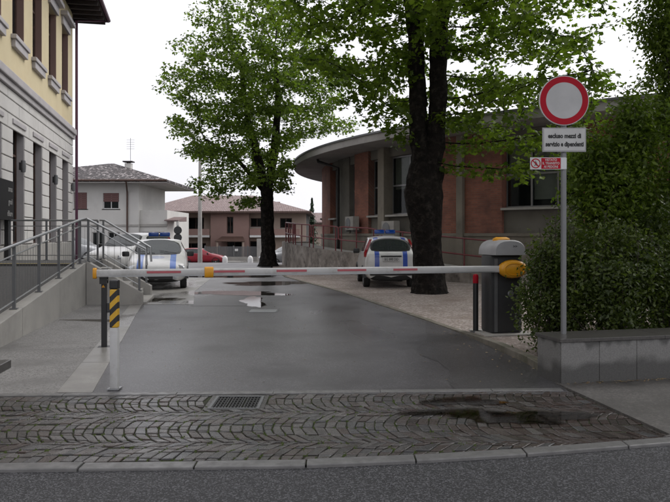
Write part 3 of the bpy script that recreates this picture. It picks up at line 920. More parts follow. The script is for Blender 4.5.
mb = MB(); fb(mb, -0.03, AL, -0.02, 0.16, ZS0 + 0.162, ZS1); part('string_course', mb, M['trim'], LB, bevel=0.03)
def left_window(w0, w1, z0, z1, upper):
    mb = MB(); d0, d1 = -0.26, -0.19
    t = 0.07
    fb(mb, w0, w0 + t, d0, d1, z0, z1); fb(mb, w1 - t, w1, d0, d1, z0, z1); fb(mb, w0 + t, w1 - t, d0, d1, z1 - t, z1); fb(mb, w0 + t, w1 - t, d0, d1, z0, z0 + t)
    fb(mb, (w0 + w1) / 2 - 0.04, (w0 + w1) / 2 + 0.04, d0, d1 - 0.002, z0 + t, z1 - t)
    fb(mb, w0 + t, (w0 + w1) / 2 - 0.04, d0, d1 - 0.004, z1 - 0.75, z1 - 0.69); fb(mb, (w0 + w1) / 2 + 0.04, w1 - t, d0, d1 - 0.004, z1 - 0.75, z1 - 0.69)
    wd = part('window', mb, M['wood_dark'], LB)
    for (p0, p1) in ((w0 + t, (w0 + w1) / 2 - 0.04), ((w0 + w1) / 2 + 0.04, w1 - t)):
        for (q0, q1) in ((z0 + t, z1 - 0.75), (z1 - 0.69, z1 - t)):
            g = MB(); fb(g, p0, p1, -0.235, -0.225, q0, q1); part('pane', g, M['glass'], wd)
    s = MB()
    fb(s, w0 - 0.005, w0 + 0.02, -0.185, -0.002, z0, z1); fb(s, w1 - 0.02, w1 + 0.005, -0.185, -0.002, z0, z1)
    part('reveal', s, M['trim'] if not upper else M['plaster_pink'], wd)
    if upper:
        s = MB(); fb(s, w0 - 0.16, w1 + 0.16, -0.17, 0.14, z0 - 0.10, z0 + 0.012); fb(s, w0 - 0.08, w1 + 0.08, -0.02, 0.10, z0 - 0.30, z0 - 0.102)
        part('sill', s, M['trim'], wd, bevel=0.015)
        s = MB(); fb(s, w0 - 0.12, w1 + 0.12, -0.02, 0.08, z1 + 0.002, z1 + 0.30); fb(s, w0 - 0.24, w1 + 0.24, -0.02, 0.24, z1 + 0.302, z1 + 0.45)
        part('hood', s, M['trim'], wd, bevel=0.015)
    else:
        s = MB(); fb(s, w0 - 0.08, w1 + 0.08, -0.02, 0.055, z1 + 0.002, z1 + 0.13); part('lintel', s, M['trim'], wd, bevel=0.015)
for i, (w0, w1) in enumerate(wins):
    if i < 6:
        left_window(w0, w1, LW0, LW1, False); left_window(w0, w1, UW0, UW1, True)
# eaves: boarded soffit on rafters, gutter
mb = MB(); fb(mb, -1.25, AL, -9, 1.15, ZE + 0.12, ZE + 0.28); ev = part('roof', mb, M['eave'], LB)
mb = MB()
pts = [(-1.28, 1.2), (AL, 1.2), (AL, -9), (-1.28, -9)]
v4 = [fm @ Vector((p[0], p[1], ZE + 0.282)) for p in pts] + [fm @ Vector((4.0, -4, ZE + 2.4)), fm @ Vector((AL, -4, ZE + 2.4))]
mb.add(v4, [(0, 1, 5, 4), (0, 4, 3), (3, 4, 5, 2), (1, 2, 5), (3, 2, 1, 0)]); mb.uv = [(p.x, p.y) for p in v4]
part('roof_tiles', mb, M['tiles_dark'], ev)
for i in range(22):
    mb = MB(); fb(mb, -1.15 + 0.6 * i, -1.05 + 0.6 * i, -0.2, 1.1, ZE - 0.02, ZE + 0.118); part('rafter', mb, M['eave'], ev)
for i in range(6):
    mb = MB(); fb(mb, -1.2, -0.02, -0.6 - 0.7 * i, -0.5 - 0.7 * i, ZE - 0.02, ZE + 0.118); part('rafter', mb, M['eave'], ev)
mb = MB(); mb.tube([fm @ Vector((-1.3, 1.22, ZE + 0.2)), fm @ Vector((AL, 1.22, ZE + 0.2))], 0.075, 8); mb.tube([fm @ Vector((-1.32, 1.22, ZE + 0.2)), fm @ Vector((-1.32, -9, ZE + 0.2))], 0.075, 8)
part('gutter', mb, M['pipe'], ev, smooth=True)
mb = MB(); mb.tube([fm @ Vector(p) for p in ((-1.2, 1.15, ZE + 0.15), (-0.06, 0.14, ZE - 0.25), (-0.06, 0.14, 0.0))], 0.055, 10); part('downpipe', mb, M['pipe'], LB, smooth=True)
for a in (3.9 + 0.08, 8.6, -0.1 + 0.55):
    c = fm @ Vector((a, 0.1, 3.35))
    l_ = thing('wall_lamp', c, {3.98: 'small dark wall lamp between the ground floor windows, middle one', 8.6: 'dark wall lamp at the left border above the black board', 0.45: 'dark wall lamp nearest the maroon downpipe at the corner'}[round(a, 2)], 'wall lamp', 'lamps on the cream building')
    m4 = Matrix.Translation(c)
    mb = MB(); mb.lathe([(0.045, -0.16), (0.06, -0.15), (0.07, 0.0), (0.06, 0.15), (0.045, 0.16)], 16, m4); part('shade', mb, M['steel_dark'], l_, smooth=True)
    mb = MB(); fb(mb, a - 0.05, a + 0.05, 0.0, 0.06, 3.25, 3.45); part('bracket', mb, M['black'], l_)
# black notice board
ba0, ba1 = 10.02, 12.1
bd = thing('notice_board', fm @ Vector((10.4, 0.2, 0.9)), 'black board with pale lettering on the grey wall', 'notice board')
mb = MB(); fb(mb, ba0, ba1, 0.14, 0.19, 1.86, 2.83); part('panel', mb, M['board'], bd, bevel=0.006)
for a in (ba0 + 0.3, ba1 - 0.3):
    mb = MB(); fb(mb, a - 0.03, a + 0.03, 0.05, 0.138, 0.6, 2.8); part('post', mb, M['black'], bd)
rot = fm.to_3x3().to_4x4()
for i, (tx, zz) in enumerate((('amas', 2.62), ('gnoli', 2.31), ('diliare', 2.02))):
    base_m = fm @ Matrix.Translation((ba0 + 0.12, 0.192, zz)) @ Matrix(((-1, 0, 0, 0), (0, 0, 1, 0), (0, 1, 0, 0), (0, 0, 0, 1)))
    text('lettering', tx, 0.20, base_m, M['letter'], bd, 'RIGHT')

# ================================================================== BRICK HALL (round, with canopy)
HC = Vector((20.3, 38.0)); HR = 21.0
def ray_t(px_, r_):
    k = (px_ - CX) / F
    A = k * k + 1; B = -2 * (k * HC.x + HC.y); Cc = HC.x ** 2 + HC.y ** 2 - r_ * r_
    D = B * B - 4 * A * Cc
    if D < 0: return -B / (2 * A)
    return (-B - math.sqrt(D)) / (2 * A)
def phi(px_, r_=HR):
    t = ray_t(px_, r_); k = (px_ - CX) / F
    return math.atan2(t - HC.y, k * t - HC.x) % (2 * math.pi)
def hp(ph, r_, z=0.0): return Vector((HC.x + r_ * math.cos(ph), HC.y + r_ * math.sin(ph), z))
def arc_box(mb, r0, r1, p0, p1, z0, z1, n=None, z0b=None, z1b=None):
    """curved block; z0b, z1b: heights at the p1 end when it slopes"""
    if n is None: n = max(1, int(abs(p1 - p0) * 21 / 0.5))
    z0b = z0 if z0b is None else z0b; z1b = z1 if z1b is None else z1b
    vs, fs, uv = [], [], []
    for i in range(n + 1):
        f = i / n; p = p0 + (p1 - p0) * f
        a, b = z0 + (z0b - z0) * f, z1 + (z1b - z1) * f
        vs += [hp(p, r1, a), hp(p, r1, b), hp(p, r0, b), hp(p, r0, a)]
        u = p * r1
        uv += [(u, a), (u, b), (u, b + (r1 - r0)), (u, a - (r1 - r0))]
    for i in range(n):
        o = i * 4
        for k in range(4): fs.append((o + k, o + (k + 1) % 4, o + 4 + (k + 1) % 4, o + 4 + k))
    fs += [(3, 2, 1, 0), tuple(n * 4 + k for k in range(4))]
    if mb.uv is None: mb.uv = []
    mb.add(vs, fs); mb.uv += uv
    return mb
BH = thing('brick_hall', hp(phi(450), HR), 'round red brick hall with wide pale concrete canopy', 'building')
ZP, ZSILL, ZTOP, ZC0, ZC1 = 1.46, 2.40, 4.62, 5.0, 5.27
pA, pB = phi(322.3) - 0.9, phi(670) + 0.55
mb = MB(); arc_box(mb, HR - 1.2, HR - 0.62, pA, pB, -0.1, ZC0 - 0.01); part('inner_wall', mb, M['dark_room'], BH)
mb = MB(); arc_box(mb, HR - 0.6, HR + 0.05, pA, pB, -0.1, ZP); part('plinth', mb, M['conc_beige'], BH)
mb = MB(); arc_box(mb, HR - 0.6, HR + 0.10, pA, pB, ZP + 0.002, ZP + 0.10); part('plinth_band', mb, M['conc_beige'], BH)
mb = MB(); arc_box(mb, HR - 0.6, HR - 0.10, pA, pB, ZTOP, ZC0 - 0.012); part('lintel_band', mb, M['conc_grey'], BH)
def pier(x0, x1, kind, p0=None, p1=None):
    p0 = phi(x0) if p0 is None else p0; p1 = phi(x1) if p1 is None else p1
    mb = MB()
    if kind == 'brick': arc_box(mb, HR - 0.6, HR + 0.02, p0, p1, ZP + 0.102, ZC0 - 0.005); part('brick_pier', mb, M['brick'], BH)
    elif kind == 'column': arc_box(mb, HR - 0.6, HR + 0.16, p0, p1, -0.1, ZC0 - 0.004); part('concrete_column', mb, M['conc_beige'], BH)
    elif kind == 'panel': arc_box(mb, HR - 0.6, HR - 0.06, p0, p1, ZP + 0.102, ZC0 - 0.006); part('concrete_panel', mb, M['conc_grey'], BH)
def bay(x0, x1, n=2, sill=ZSILL, blind=True, p0=None, p1=None, transom=0.5):
    p0 = phi(x0) if p0 is None else p0; p1 = phi(x1) if p1 is None else p1
    e = 0.0006
    mb = MB(); arc_box(mb, HR - 0.6, HR - 0.12, p0, p1, ZP + 0.102, sill); part('spandrel', mb, M['conc_grey'], BH)
    a, b = hp(p0 + e, HR - 0.30), hp(p1 - e, HR - 0.30)
    L = (b - a).length; ang = math.atan2(b.y - a.y, b.x - a.x)
    m4 = Matrix.Translation(a) @ Matrix.Rotation(ang, 4, 'Z')
    def B(mb, u0, u1, d0, d1, z0, z1): return mb.box((0, 0, 0), (u1 - u0, d1 - d0, z1 - z0), M4=m4 @ Matrix.Translation(((u0 + u1) / 2, (d0 + d1) / 2, (z0 + z1) / 2)))
    z0, z1 = sill + 0.002, ZTOP - 0.002; t = 0.06
    zt = z0 + (z1 - z0) * transom
    mb = MB(); B(mb, 0, L, -0.04, 0.04, z0, z0 + t); B(mb, 0, L, -0.04, 0.04, z1 - t, z1)
    us = [L * i / n for i in range(n + 1)]
    for i, u in enumerate(us):
        B(mb, max(0, u - t / 2), min(L, u + t / 2), -0.038, 0.038, z0 + t, z1 - t)
    for u0, u1 in zip(us, us[1:]): B(mb, u0 + t / 2, u1 - t / 2, -0.036, 0.036, zt - 0.03, zt + 0.03)
    w = part('window', mb, M['alu'], BH)
    for u0, u1 in zip(us, us[1:]):
        for q0, q1 in ((z0 + t, zt - 0.03), (zt + 0.03, z1 - t)):
            g = MB(); B(g, u0 + t / 2, u1 - t / 2, -0.006, 0.006, q0, q1); part('pane', g, M['glass'], w)
    if blind:
        for i_, (u0, u1) in enumerate(zip(us, us[1:])):
            g = MB(); B(g, u0 + 0.03, u1 - 0.03, 0.10, 0.12, z0 + (z1 - z0) * (0.44, 0.12, 0.5)[i_ % 3], z1 - 0.03); part('blind', g, M['blind'], w)
    g = MB(); arc_box(g, HR - 0.26, HR + 0.12, p0 + e, p1 - e, sill + 0.0, sill + 0.075); 
    g.v = [(x, y, z - 0.076) for x, y, z in g.v]
    part('sill', g, M['conc'], w)
seq = [('brick', 322.4, 330.4), ('bay1', 330.4, 337), ('panel', 337, 348), ('bay1', 348, 355), ('brick', 355, 368.7), ('bay1', 368.7, 381), ('column', 381, 387), ('bay2', 387, 424), ('brick', 424, 459), ('column', 459, 465), ('brick', 465, 502), ('bay3', 502, 584), ('brick', 584, 620), ('column', 620, 626), ('brick', 626, 668)]
for kind, x0, x1 in seq:
    if kind.startswith('bay'): bay(x0, x1, int(kind[3]), blind=(kind != 'bay1'), sill=ZSILL if x0 > 400 else 2.3)
    else: pier(x0, x1, kind)
p = phi(668); step = 0.055
for i in range(5):
    bay(0, 0, 2, p0=p, p1=p + step); pier(0, 0, 'brick', p + step, p + 2 * step); p += 2 * step
p = phi(322.4)
for i in range(5):
    bay(0, 0, 1, p0=p - 0.05, p1=p, blind=False); pier(0, 0, 'brick', p - 0.12, p - 0.05); p -= 0.12
mb = MB(); arc_box(mb, 16.0, 22.5, pA - 0.3, pB + 0.2, ZC0, ZC1 - 0.002, 120); cn = part('canopy', mb, M['soffit'], BH)
mb = MB(); arc_box(mb, 22.40, 22.56, pA - 0.3, pB + 0.2, ZC1, ZC1 + 0.07, 120); part('roof_edge', mb, M['steel_dark'], cn)
mb = MB(); arc_box(mb, 2.0, 22.38, pA - 0.3, pB + 0.2, ZC1, ZC1 + 0.03, 120); part('roof_deck', mb, M['steel_dark'], cn)
a = hp(phi(336.8, 21.2), 21.14)
mb = MB(); b2 = hp(phi(334.5, 21.2), 22.0)
mb.tube([(b2.x, b2.y, ZC0 - 0.02), (b2.x, b2.y, ZC0 - 0.12), (a.x, a.y, ZC0 - 0.42), (a.x, a.y, 0.4)], 0.075, 10); part('downpipe', mb, M['black'], BH, smooth=True)

# ramp round the hall
R0, R1 = 21.9, 23.15
def ramp_z(ph):
    a, b = phi(283.5, R1), phi(365, R1)
    if ph < b: return 1.18 + (0.80 - 1.18) * (ph - a) / (b - a)
    c = phi(500, R1)
    return max(0.30, 0.80 + (0.34 - 0.80) * (ph - b) / (c - b))
HRAMP = thing('hall_ramp', hp(phi(330, R1), R1), 'stained concrete ramp curving round the brick hall', 'ramp')
ps = [phi(283.5, R1) + (phi(640, R1) - phi(283.5, R1)) * i / 20 for i in range(21)]
mb = MB(); mt = MB()
for a, b in zip(ps, ps[1:]):
    w = MB(); arc_box(w, R1 - 0.16, R1, a, b - 0.0003, -0.1, ramp_z(a), 3, -0.1, ramp_z(b)); part('wall_panel', w, M['conc_dirty'], HRAMP)
    arc_box(mt, R0, R1 - 0.161, a, b, -0.1, ramp_z(a) - 0.06, 3, -0.1, ramp_z(b) - 0.06)
part('walkway', mt, M['conc'], HRAMP)
rl = thing('maroon_railing', hp(ps[0], R1), 'maroon tubular railing running along the curved ramp wall', 'railing')
a, b = phi(284, R1), phi(500, R1)
L = (b - a) * R1; nb = 6
cuts = [a + (b - a) * i / nb for i in range(nb + 1)]
for i in range(nb):
    q0, q1 = cuts[i] + 0.0012, cuts[i + 1] - 0.0012
    def rp_(q, h): return hp(q, R1 - 0.08, ramp_z(q) + h)
    loop = [rp_(q0, 0.50), rp_(q0, 0.88), rp_(q0 + 0.002, 0.93)] + [rp_(q0 + (q1 - q0) * k / 8, 0.95) for k in range(1, 8)] + [rp_(q1 - 0.002, 0.93), rp_(q1, 0.88), rp_(q1, 0.50)]
    loop += [rp_(q1 - 0.002, 0.46)] + [rp_(q1 - (q1 - q0) * k / 8, 0.44) for k in range(1, 8)] + [rp_(q0 + 0.002, 0.46), rp_(q0, 0.50)]
    mb = MB(); mb.tube(loop, 0.026, 8); part('rail_loop', mb, M['maroon'], rl, smooth=True)
    for k in range(3):
        q = q0 + (q1 - q0) * (0.08 + 0.42 * k)
        mb = MB(); mb.tube([rp_(q, -0.02), rp_(q, 0.94)], 0.024, 8); part('post', mb, M['maroon'], rl, smooth=True)
rl2 = thing('maroon_railing', hp(ps[0], R0), 'maroon railing on the far landing of the curved ramp', 'railing')
q0 = phi(284, R1)
e0, e1 = hp(q0 - 0.002, R1 - 0.1), hp(q0 - 0.16, R0 + 0.6)
for zz in (0.95, 0.66, 0.36):
    mb = MB(); mb.tube([(e0.x, e0.y, 1.18 + zz), (e1.x, e1.y, 1.18 + zz)], 0.026, 8); part('rail', mb, M['maroon'], rl2, smooth=True)
for f in (0.0, 0.25, 0.5, 0.75, 1.0):
    c = e0.lerp(e1, f); mb = MB(); mb.tube([(c.x, c.y, 0.9), (c.x, c.y, 1.18 + 0.97)], 0.03, 8); part('post', mb, M['maroon'], rl2, smooth=True)
mb = MB(); arc_box(mb, R0, R1, q0 - 0.17, q0 - 0.0005, -0.1, 1.16); part('end_landing', mb, M['conc_dirty'], HRAMP)

# air conditioners on the plinth
def aircon(px_, zc, label):
    q = phi(px_, HR + 0.3); c = hp(q, HR + 0.32, zc)
    t = thing('air_conditioner', c, label, 'air conditioner', 'air conditioners on the brick hall', rz=q - math.pi / 2 + math.pi)
    mb = MB(); mb.box((0, 0, 0), (0.80, 0.30, 0.58)); part('casing', mb, M['conc'], t, bevel=0.02, inv=False)
    mb = MB(); mb.lathe([(0.23, 0), (0.24, 0.01), (0.22, 0.02), (0.03, 0.025)], 24, Matrix.Translation((-0.1, -0.15, 0)) @ Matrix.Rotation(R(90), 4, 'X')); part('fan_grille', mb, M['steel_dark'], t, inv=False)
    for s_ in (-0.3, 0.3):
        mb = MB(); mb.box((s_, 0.1, -0.33), (0.04, 0.5, 0.05)); part('bracket', mb, M['steel_dark'], t, inv=False)
aircon(352.5, 2.0, 'beige air conditioner left, beside the narrow window of the hall')
aircon(391.0, 1.75, 'beige air conditioner right, above the parked white car')

# ================================================================== FAR HOUSES
def hip(mb, x0, x1, y0, y1, ze, zr, rx0, rx1, th=0.18):
    ym = (y0 + y1) / 2
    vs = [(x0, y0, ze), (x1, y0, ze), (x1, y1, ze), (x0, y1, ze), (rx0, ym, zr), (rx1, ym, zr), (x0, y0, ze - th), (x1, y0, ze - th), (x1, y1, ze - th), (x0, y1, ze - th)]
    fs = [(0, 1, 5, 4), (1, 2, 5), (2, 3, 4, 5), (3, 0, 4), (6, 7, 1, 0), (7, 8, 2, 1), (8, 9, 3, 2), (9, 6, 0, 3), (9, 8, 7, 6)]
    mb.uv = [(v[0], v[1] + v[2]) for v in vs]
    return mb.add(vs, fs)
def hwin(parent, x0, x1, z0, z1, y, frame='white', glass='glass', shutter=None, sh=1.0):
    mb = MB(); t = 0.07
    mb.span((x0, y - 0.03, z0), (x0 + t, y + 0.05, z1)); mb.span((x1 - t, y - 0.03, z0), (x1, y + 0.05, z1)); mb.span((x0 + t, y - 0.03, z0), (x1 - t, y + 0.05, z0 + t)); mb.span((x0 + t, y - 0.03, z1 - t), (x1 - t, y + 0.05, z1))
    xm = (x0 + x1) / 2; mb.span((xm - 0.03, y - 0.028, z0 + t), (xm + 0.03, y + 0.05, z1 - t))
    w = part('window', mb, M[frame], parent)
    for a, b in ((x0 + t, xm - 0.03), (xm + 0.03, x1 - t)):
        g = MB(); g.span((a, y, z0 + t), (b, y + 0.02, z1 - t)); part('pane', g, M[glass], w)
    if shutter:
        g = MB(); n = max(3, int((z1 - z0) * sh / 0.16))
        for i in range(n):
            zz = z1 - (z1 - z0) * sh * (i + 1) / n
            g.span((x0 + 0.03, y - 0.06, zz + 0.01), (x1 - 0.03, y - 0.032, zz + (z1 - z0) * sh / n))
        part('shutter', g, M[shutter], w)
    g = MB(); g.span((x0 - 0.1, y - 0.12, z0 - 0.08), (x1 + 0.1, y - 0.031, z0 - 0.002)); part('sill', g, M['conc'], w)
    return w
def hole_wall(mb, x0, x1, z0, z1, y0, y1, holes):
    """wall slab with rectangular openings"""
    xs_ = sorted({x0, x1} | {h[0] for h in holes} | {h[1] for h in holes})
    for a, b in zip(xs_, xs_[1:]):
        zz = z0
        hs_ = sorted([h for h in holes if h[0] <= a + 1e-6 and h[1] >= b - 1e-6], key=lambda h: h[2])
        for h in hs_:
            if h[2] > zz: mb.span((a, y0, zz), (b, y1, h[2]))
            zz = h[3]
        if zz < z1: mb.span((a, y0, zz), (b, y1, z1))
D = 58.0; s_ = F / D
def hx(px_, d=D): return (px_ - CX) / F * d
def hz(py_, d=D): return EYE - (py_ - HY) / F * d
WH = thing('white_house', (hx(110), D, -1), 'white two storey house with dark mottled tile roof and maroon shutters', 'house')
x0, x1 = -30.0, hx(138.6); y0, y1 = D, D + 9
ze = hz(183)
wins_w = [(hx(74), hx(87), hz(209), hz(192.5)), (hx(103), hx(119), hz(209), hz(193)), (hx(53), hx(66), hz(209), hz(192.5))]
low = [(hx(92), hx(105), -1.0, hz(232)), (hx(108), hx(120), -1.0, hz(232))]
mb = MB(); hole_wall(mb, x0, x1, -1.2, ze - 0.02, y0, y0 + 0.3, wins_w + low); part('wall', mb, M['plaster_white'], WH)
mb = MB(); mb.span((x0, y0 + 0.31, -1.2), (x1 - 0.31, y1, ze - 0.03)); part('core', mb, M['dark_room'], WH)
mb = MB(); mb.span((x1 - 0.3, y0 + 0.302, -1.2), (x1, y1, ze - 0.02)); part('wall', mb, M['plaster_white'], WH)
for i, w in enumerate(wins_w): hwin(WH, *w, y0 + 0.12, shutter='shutter', sh=(0.55 if i == 1 else 1.0))
for w in low: hwin(WH, *w, y0 + 0.12, frame='plaster_white')
mb = MB(); mb.span((x0, y0 - 0.06, hz(226.5)), (x1, y0 - 0.001, hz(224.5))); part('string_band', mb, M['conc'], WH)
mb = MB(); hip(mb, x0 - 1.5, hx(171), y0 - 1.4, y1 + 1.4, ze + 0.18, hz(158), hx(92), hx(97)); rf = part('roof', mb, M['tiles_dark'], WH)
mb = MB(); mb.span((x0 - 1.4, y0 - 1.35, ze - 0.06), (hx(170), y1 + 1.35, ze - 0.01)); part('soffit', mb, M['plaster_white'], rf)
mb = MB(); mb.tube([(x0 - 1.5, y0 - 1.45, ze + 0.12), (hx(171), y0 - 1.45, ze + 0.12)], 0.09, 8); part('gutter', mb, M['wood_dark'], rf)
cxp, cyp = hx(127, 61), 61.5
mb = MB(); mb.box((cxp, cyp, hz(172, 61)), (0.55, 0.55, 1.6)); ch = part('chimney', mb, M['plaster_white'], rf)
mb = MB(); mb.box((cxp, cyp, hz(172, 61) + 0.95), (0.85, 0.85, 0.1)); mb.box((cxp, cyp, hz(172, 61) + 0.85), (0.3, 0.3, 0.09)); part('chimney_cap', mb, M['tiles_dark'], rf)
mb = MB(); mb.tube([(hx(131), y0 - 1.4, ze + 0.02), (hx(131), y0 - 1.3, ze - 0.15), (hx(127.5), y0 - 0.1, ze - 0.75), (hx(127.5), y0 - 0.1, -1.0)], 0.07, 8); part('downpipe', mb, M['wood_dark'], WH, smooth=True)
ann = [(hx(141), hx(151), -0.2, hz(232)), (hx(153), hx(163), -0.2, hz(232))]
mb = MB(); hole_wall(mb, x1 + 0.005, hx(166), -1.2, hz(210), y0 + 0.4, y0 + 0.7, ann); mb.span((hx(166) - 0.3, y0 + 0.702, -1.2), (hx(166), y1, hz(210))); part('annex_wall', mb, M['plaster_white'], WH)
mb = MB(); mb.span((x1 + 0.006, y0 + 0.71, -1.2), (hx(166) - 0.31, y1, hz(211))); part('annex_core', mb, M['dark_room'], WH)
for w in ann: hwin(WH, *w, y0 + 0.5, frame='wood_dark')
mb = MB(); mb.span((x1 + 0.01, y0 + 0.3, hz(226.5)), (hx(166) + 0.05, y0 + 0.398, hz(224))); part('string_band', mb, M['conc'], WH)
mb = MB(); mb.prism([(hx(165), y0 - 0.3), (hx(179), y0 - 0.3), (hx(179), y0 + 3), (hx(165), y0 + 3)], hz(221), [hz(220), hz(220), hz(216), hz(216)]); part('porch_roof', mb, M['tiles_pink'], WH)
mb = MB(); mb.tube([(hx(178), y0 - 0.1, -1.0), (hx(178), y0 - 0.1, hz(221))], 0.12, 8); part('porch_post', mb, M['plaster_white'], WH)
aer = thing('roof_antenna', (hx(130, 61), 62.0, hz(172, 62)), 'thin television antenna above the white house roof', 'antenna')
mb = MB(); mb.tube([(hx(130.5, 62), 62, hz(172, 62)), (hx(130.5, 62), 62, hz(138, 62))], 0.02, 5); part('mast', mb, M['steel_dark'], aer)
mb = MB()
for k in range(5): mb.tube([(hx(130.5, 62) - 0.35, 62, hz(140 + 2.2 * k, 62)), (hx(130.5, 62) + 0.35, 62, hz(140 + 2.2 * k, 62))], 0.01, 4)
part('element', mb, M['steel_dark'], aer)

D2 = 75.0
X = lambda p_: hx(p_, D2)
Z = lambda p_: hz(p_, D2)
PH = thing('rose_house', (X(225), D2, -1), 'long rose plastered house with low pinkish tile roof', 'house')
ws = [(X(187.5), X(204), Z(231), Z(217.5)), (X(228), X(234.5), Z(233.5), Z(217)), (X(250.5), X(263.5), Z(227), Z(218)), (X(170), X(181), Z(231), Z(218)), (X(280), X(292), Z(228), Z(218))]
dr = [(X(228), X(243), -1.0, Z(241.5)), (X(250), X(264), -1.0, Z(241)), (X(176), X(206), -1.0, Z(243))]
mb = MB(); hole_wall(mb, X(141), X(212), -1.2, Z(212), D2, D2 + 0.3, [w for w in ws + dr if w[1] < X(212)]); part('wall', mb, M['plaster_tan'], PH)
mb = MB(); hole_wall(mb, X(212) + 0.004, X(250) - 0.004, -1.2, Z(212), D2 - 0.9, D2 + 0.3, [w for w in ws + dr if X(212) < w[0] < X(249)]); part('wall', mb, M['plaster_pink'], PH)
mb = MB(); hole_wall(mb, X(250), X(306), -1.2, Z(212), D2, D2 + 0.3, [w for w in ws + dr if w[0] > X(249.9)]); part('wall', mb, M['plaster_tan'], PH)
mb = MB(); mb.span((X(141) + 0.02, D2 + 0.32, -1.2), (X(306), D2 + 10, Z(212) - 0.05)); part('core', mb, M['dark_room'], PH)
for i, w in enumerate(ws): hwin(PH, *w, D2 + 0.1 if i != 1 else D2 - 0.6, frame='wood_dark')
for w in dr: hwin(PH, *w, D2 + 0.1 if abs(w[0] - X(228)) > 0.01 else D2 - 0.6, frame='wood_dark')
mb = MB(); hip(mb, X(137), X(312), D2 - 1.6, D2 + 12, Z(212), Z(190) - 0.3, X(183), X(248)); rf = part('roof', mb, M['tiles_pink'], PH)
mb = MB(); mb.span((X(137), D2 - 1.7, Z(213.4)), (X(312), D2 - 1.58, Z(211.6))); part('gutter', mb, M['wood_dark'], rf)
for xa, xb in ((168, 211), (251, 300)):
    mb = MB(); mb.span((X(xa), D2 - 1.1, Z(237.3)), (X(xb), D2 - 0.01, Z(235.3))); bl = part('balcony', mb, M['white'], PH)
    mb = MB(); mb.span((X(xa), D2 - 1.05, Z(235.2)), (X(xb), D2 - 0.95, Z(229))); part('parapet', mb, M['plaster_pink'], bl)
mb = MB(); mb.prism([(X(219), D2 - 2.6), (X(248), D2 - 2.6), (X(244), D2 - 0.92), (X(223), D2 - 0.92)], Z(241.5), [Z(240.8), Z(240.8), Z(236.5), Z(236.5)]); part('porch_roof', mb, M['wood_dark'], PH)
for xx in (221, 246): mb = MB(); mb.tube([(X(xx), D2 - 2.4, -1.0), (X(xx), D2 - 2.4, Z(241.5))], 0.12, 8); part('porch_post', mb, M['plaster_tan'], PH)
for xx, yy in ((238, 206), (277, 205)):
    mb = MB(); mb.box((hx(xx, 79), 79, hz(yy, 79) - 0.4), (0.7, 0.7, 1.5)); part('chimney', mb, M['plaster_pink'], rf)

# garden fence in front of the rose house
FN = thing('garden_fence', (hx(240, 64.8), 64.8, -0.9), 'grey barred garden fence before the rose house', 'fence')
xa, xb = hx(205, 64.8), hx(262, 64.8)
mb = MB(); mb.span((xa, 64.7, -1.0), (xb, 64.95, -0.55)); part('base_wall', mb, M['conc'], FN)
mb = MB(); k = xa
while k < xb: mb.span((k, 64.8, -0.549), (k + 0.09, 64.84, 0.42)); k += 0.13
part('bars', mb, M['steel_dark'], FN)
k = xa
while k < xb + 0.1:
    mb = MB(); mb.box((k, 64.82, 0.0), (0.10, 0.12, 1.0)); part('post', mb, M['steel_dark'], FN); k += (xb - xa) / 4
mb = MB(); mb.box((hx(261, 64.5), 64.5, 0.1), (0.75, 0.4, 2.1)); tag(part('gate_pillar', mb, M['conc'], None, bevel=0.02), 'pale concrete gate pillar at the end of the garden fence', 'pillar')
mb = MB(); mb.box((hx(236, 64.4), 64.7, 0.1), (0.3, 0.03, 0.22)); part('notice', mb, M['white'], FN)

# small white bollards, lamp post, road sign seen from behind
for px_, lb in ((225, 'small white rounded bollard near the red car'), (250.3, 'small white rounded bollard near the tree trunk')):
    d = 56.0; c = Vector((hx(px_, d), d, zg(d)))
    mb = MB(); mb.lathe([(0.26, 0), (0.26, 0.08), (0.22, 0.12), (0.22, 0.5), (0.19, 0.68), (0.11, 0.78), (0.02, 0.82)], 16, Matrix.Translation(c))
    tag(part('bollard', mb, M['white'], None, smooth=True), lb, 'bollard', 'white bollards by the far road')
lp = thing('lamp_post', (hx(200, 54), 54, zg(54)), 'tall grey lamp post behind the red car', 'lamp post')
c = lp.location
mb = MB(); mb.tube([c, c + Vector((0, 0, 8.6))], [0.19, 0.11], 12); part('pole', mb, M['conc'], lp, smooth=True)
mb = MB(); mb.tube([c + Vector((0, 0, 8.5)), c + Vector((0.5, -0.3, 9.0)), c + Vector((1.5, -0.8, 9.1))], 0.05, 8); part('arm', mb, M['steel'], lp, smooth=True)
mb = MB(); mb.box(c + Vector((1.8, -0.95, 9.08)), (0.7, 0.3, 0.14), -0.5); part('lamp_head', mb, M['steel'], lp, bevel=0.03)
rs = thing('road_sign', (hx(178, 52), 52, zg(52)), 'dark double road sign before the white house', 'road sign')
c = rs.location
mb = MB(); mb.tube([c, c + Vector((0, 0, 3.15))], 0.04, 8); part('pole', mb, M['steel_dark'], rs)
for zz in (2.75, 2.2):
    mb = MB(); mb.lathe([(0.30, -0.015), (0.31, 0), (0.30, 0.015)], 24, Matrix.Translation(c + Vector((0, -0.06, zz))) @ Matrix.Rotation(R(90), 4, 'X')); part('sign_disc', mb, M['cab_grey'], rs)

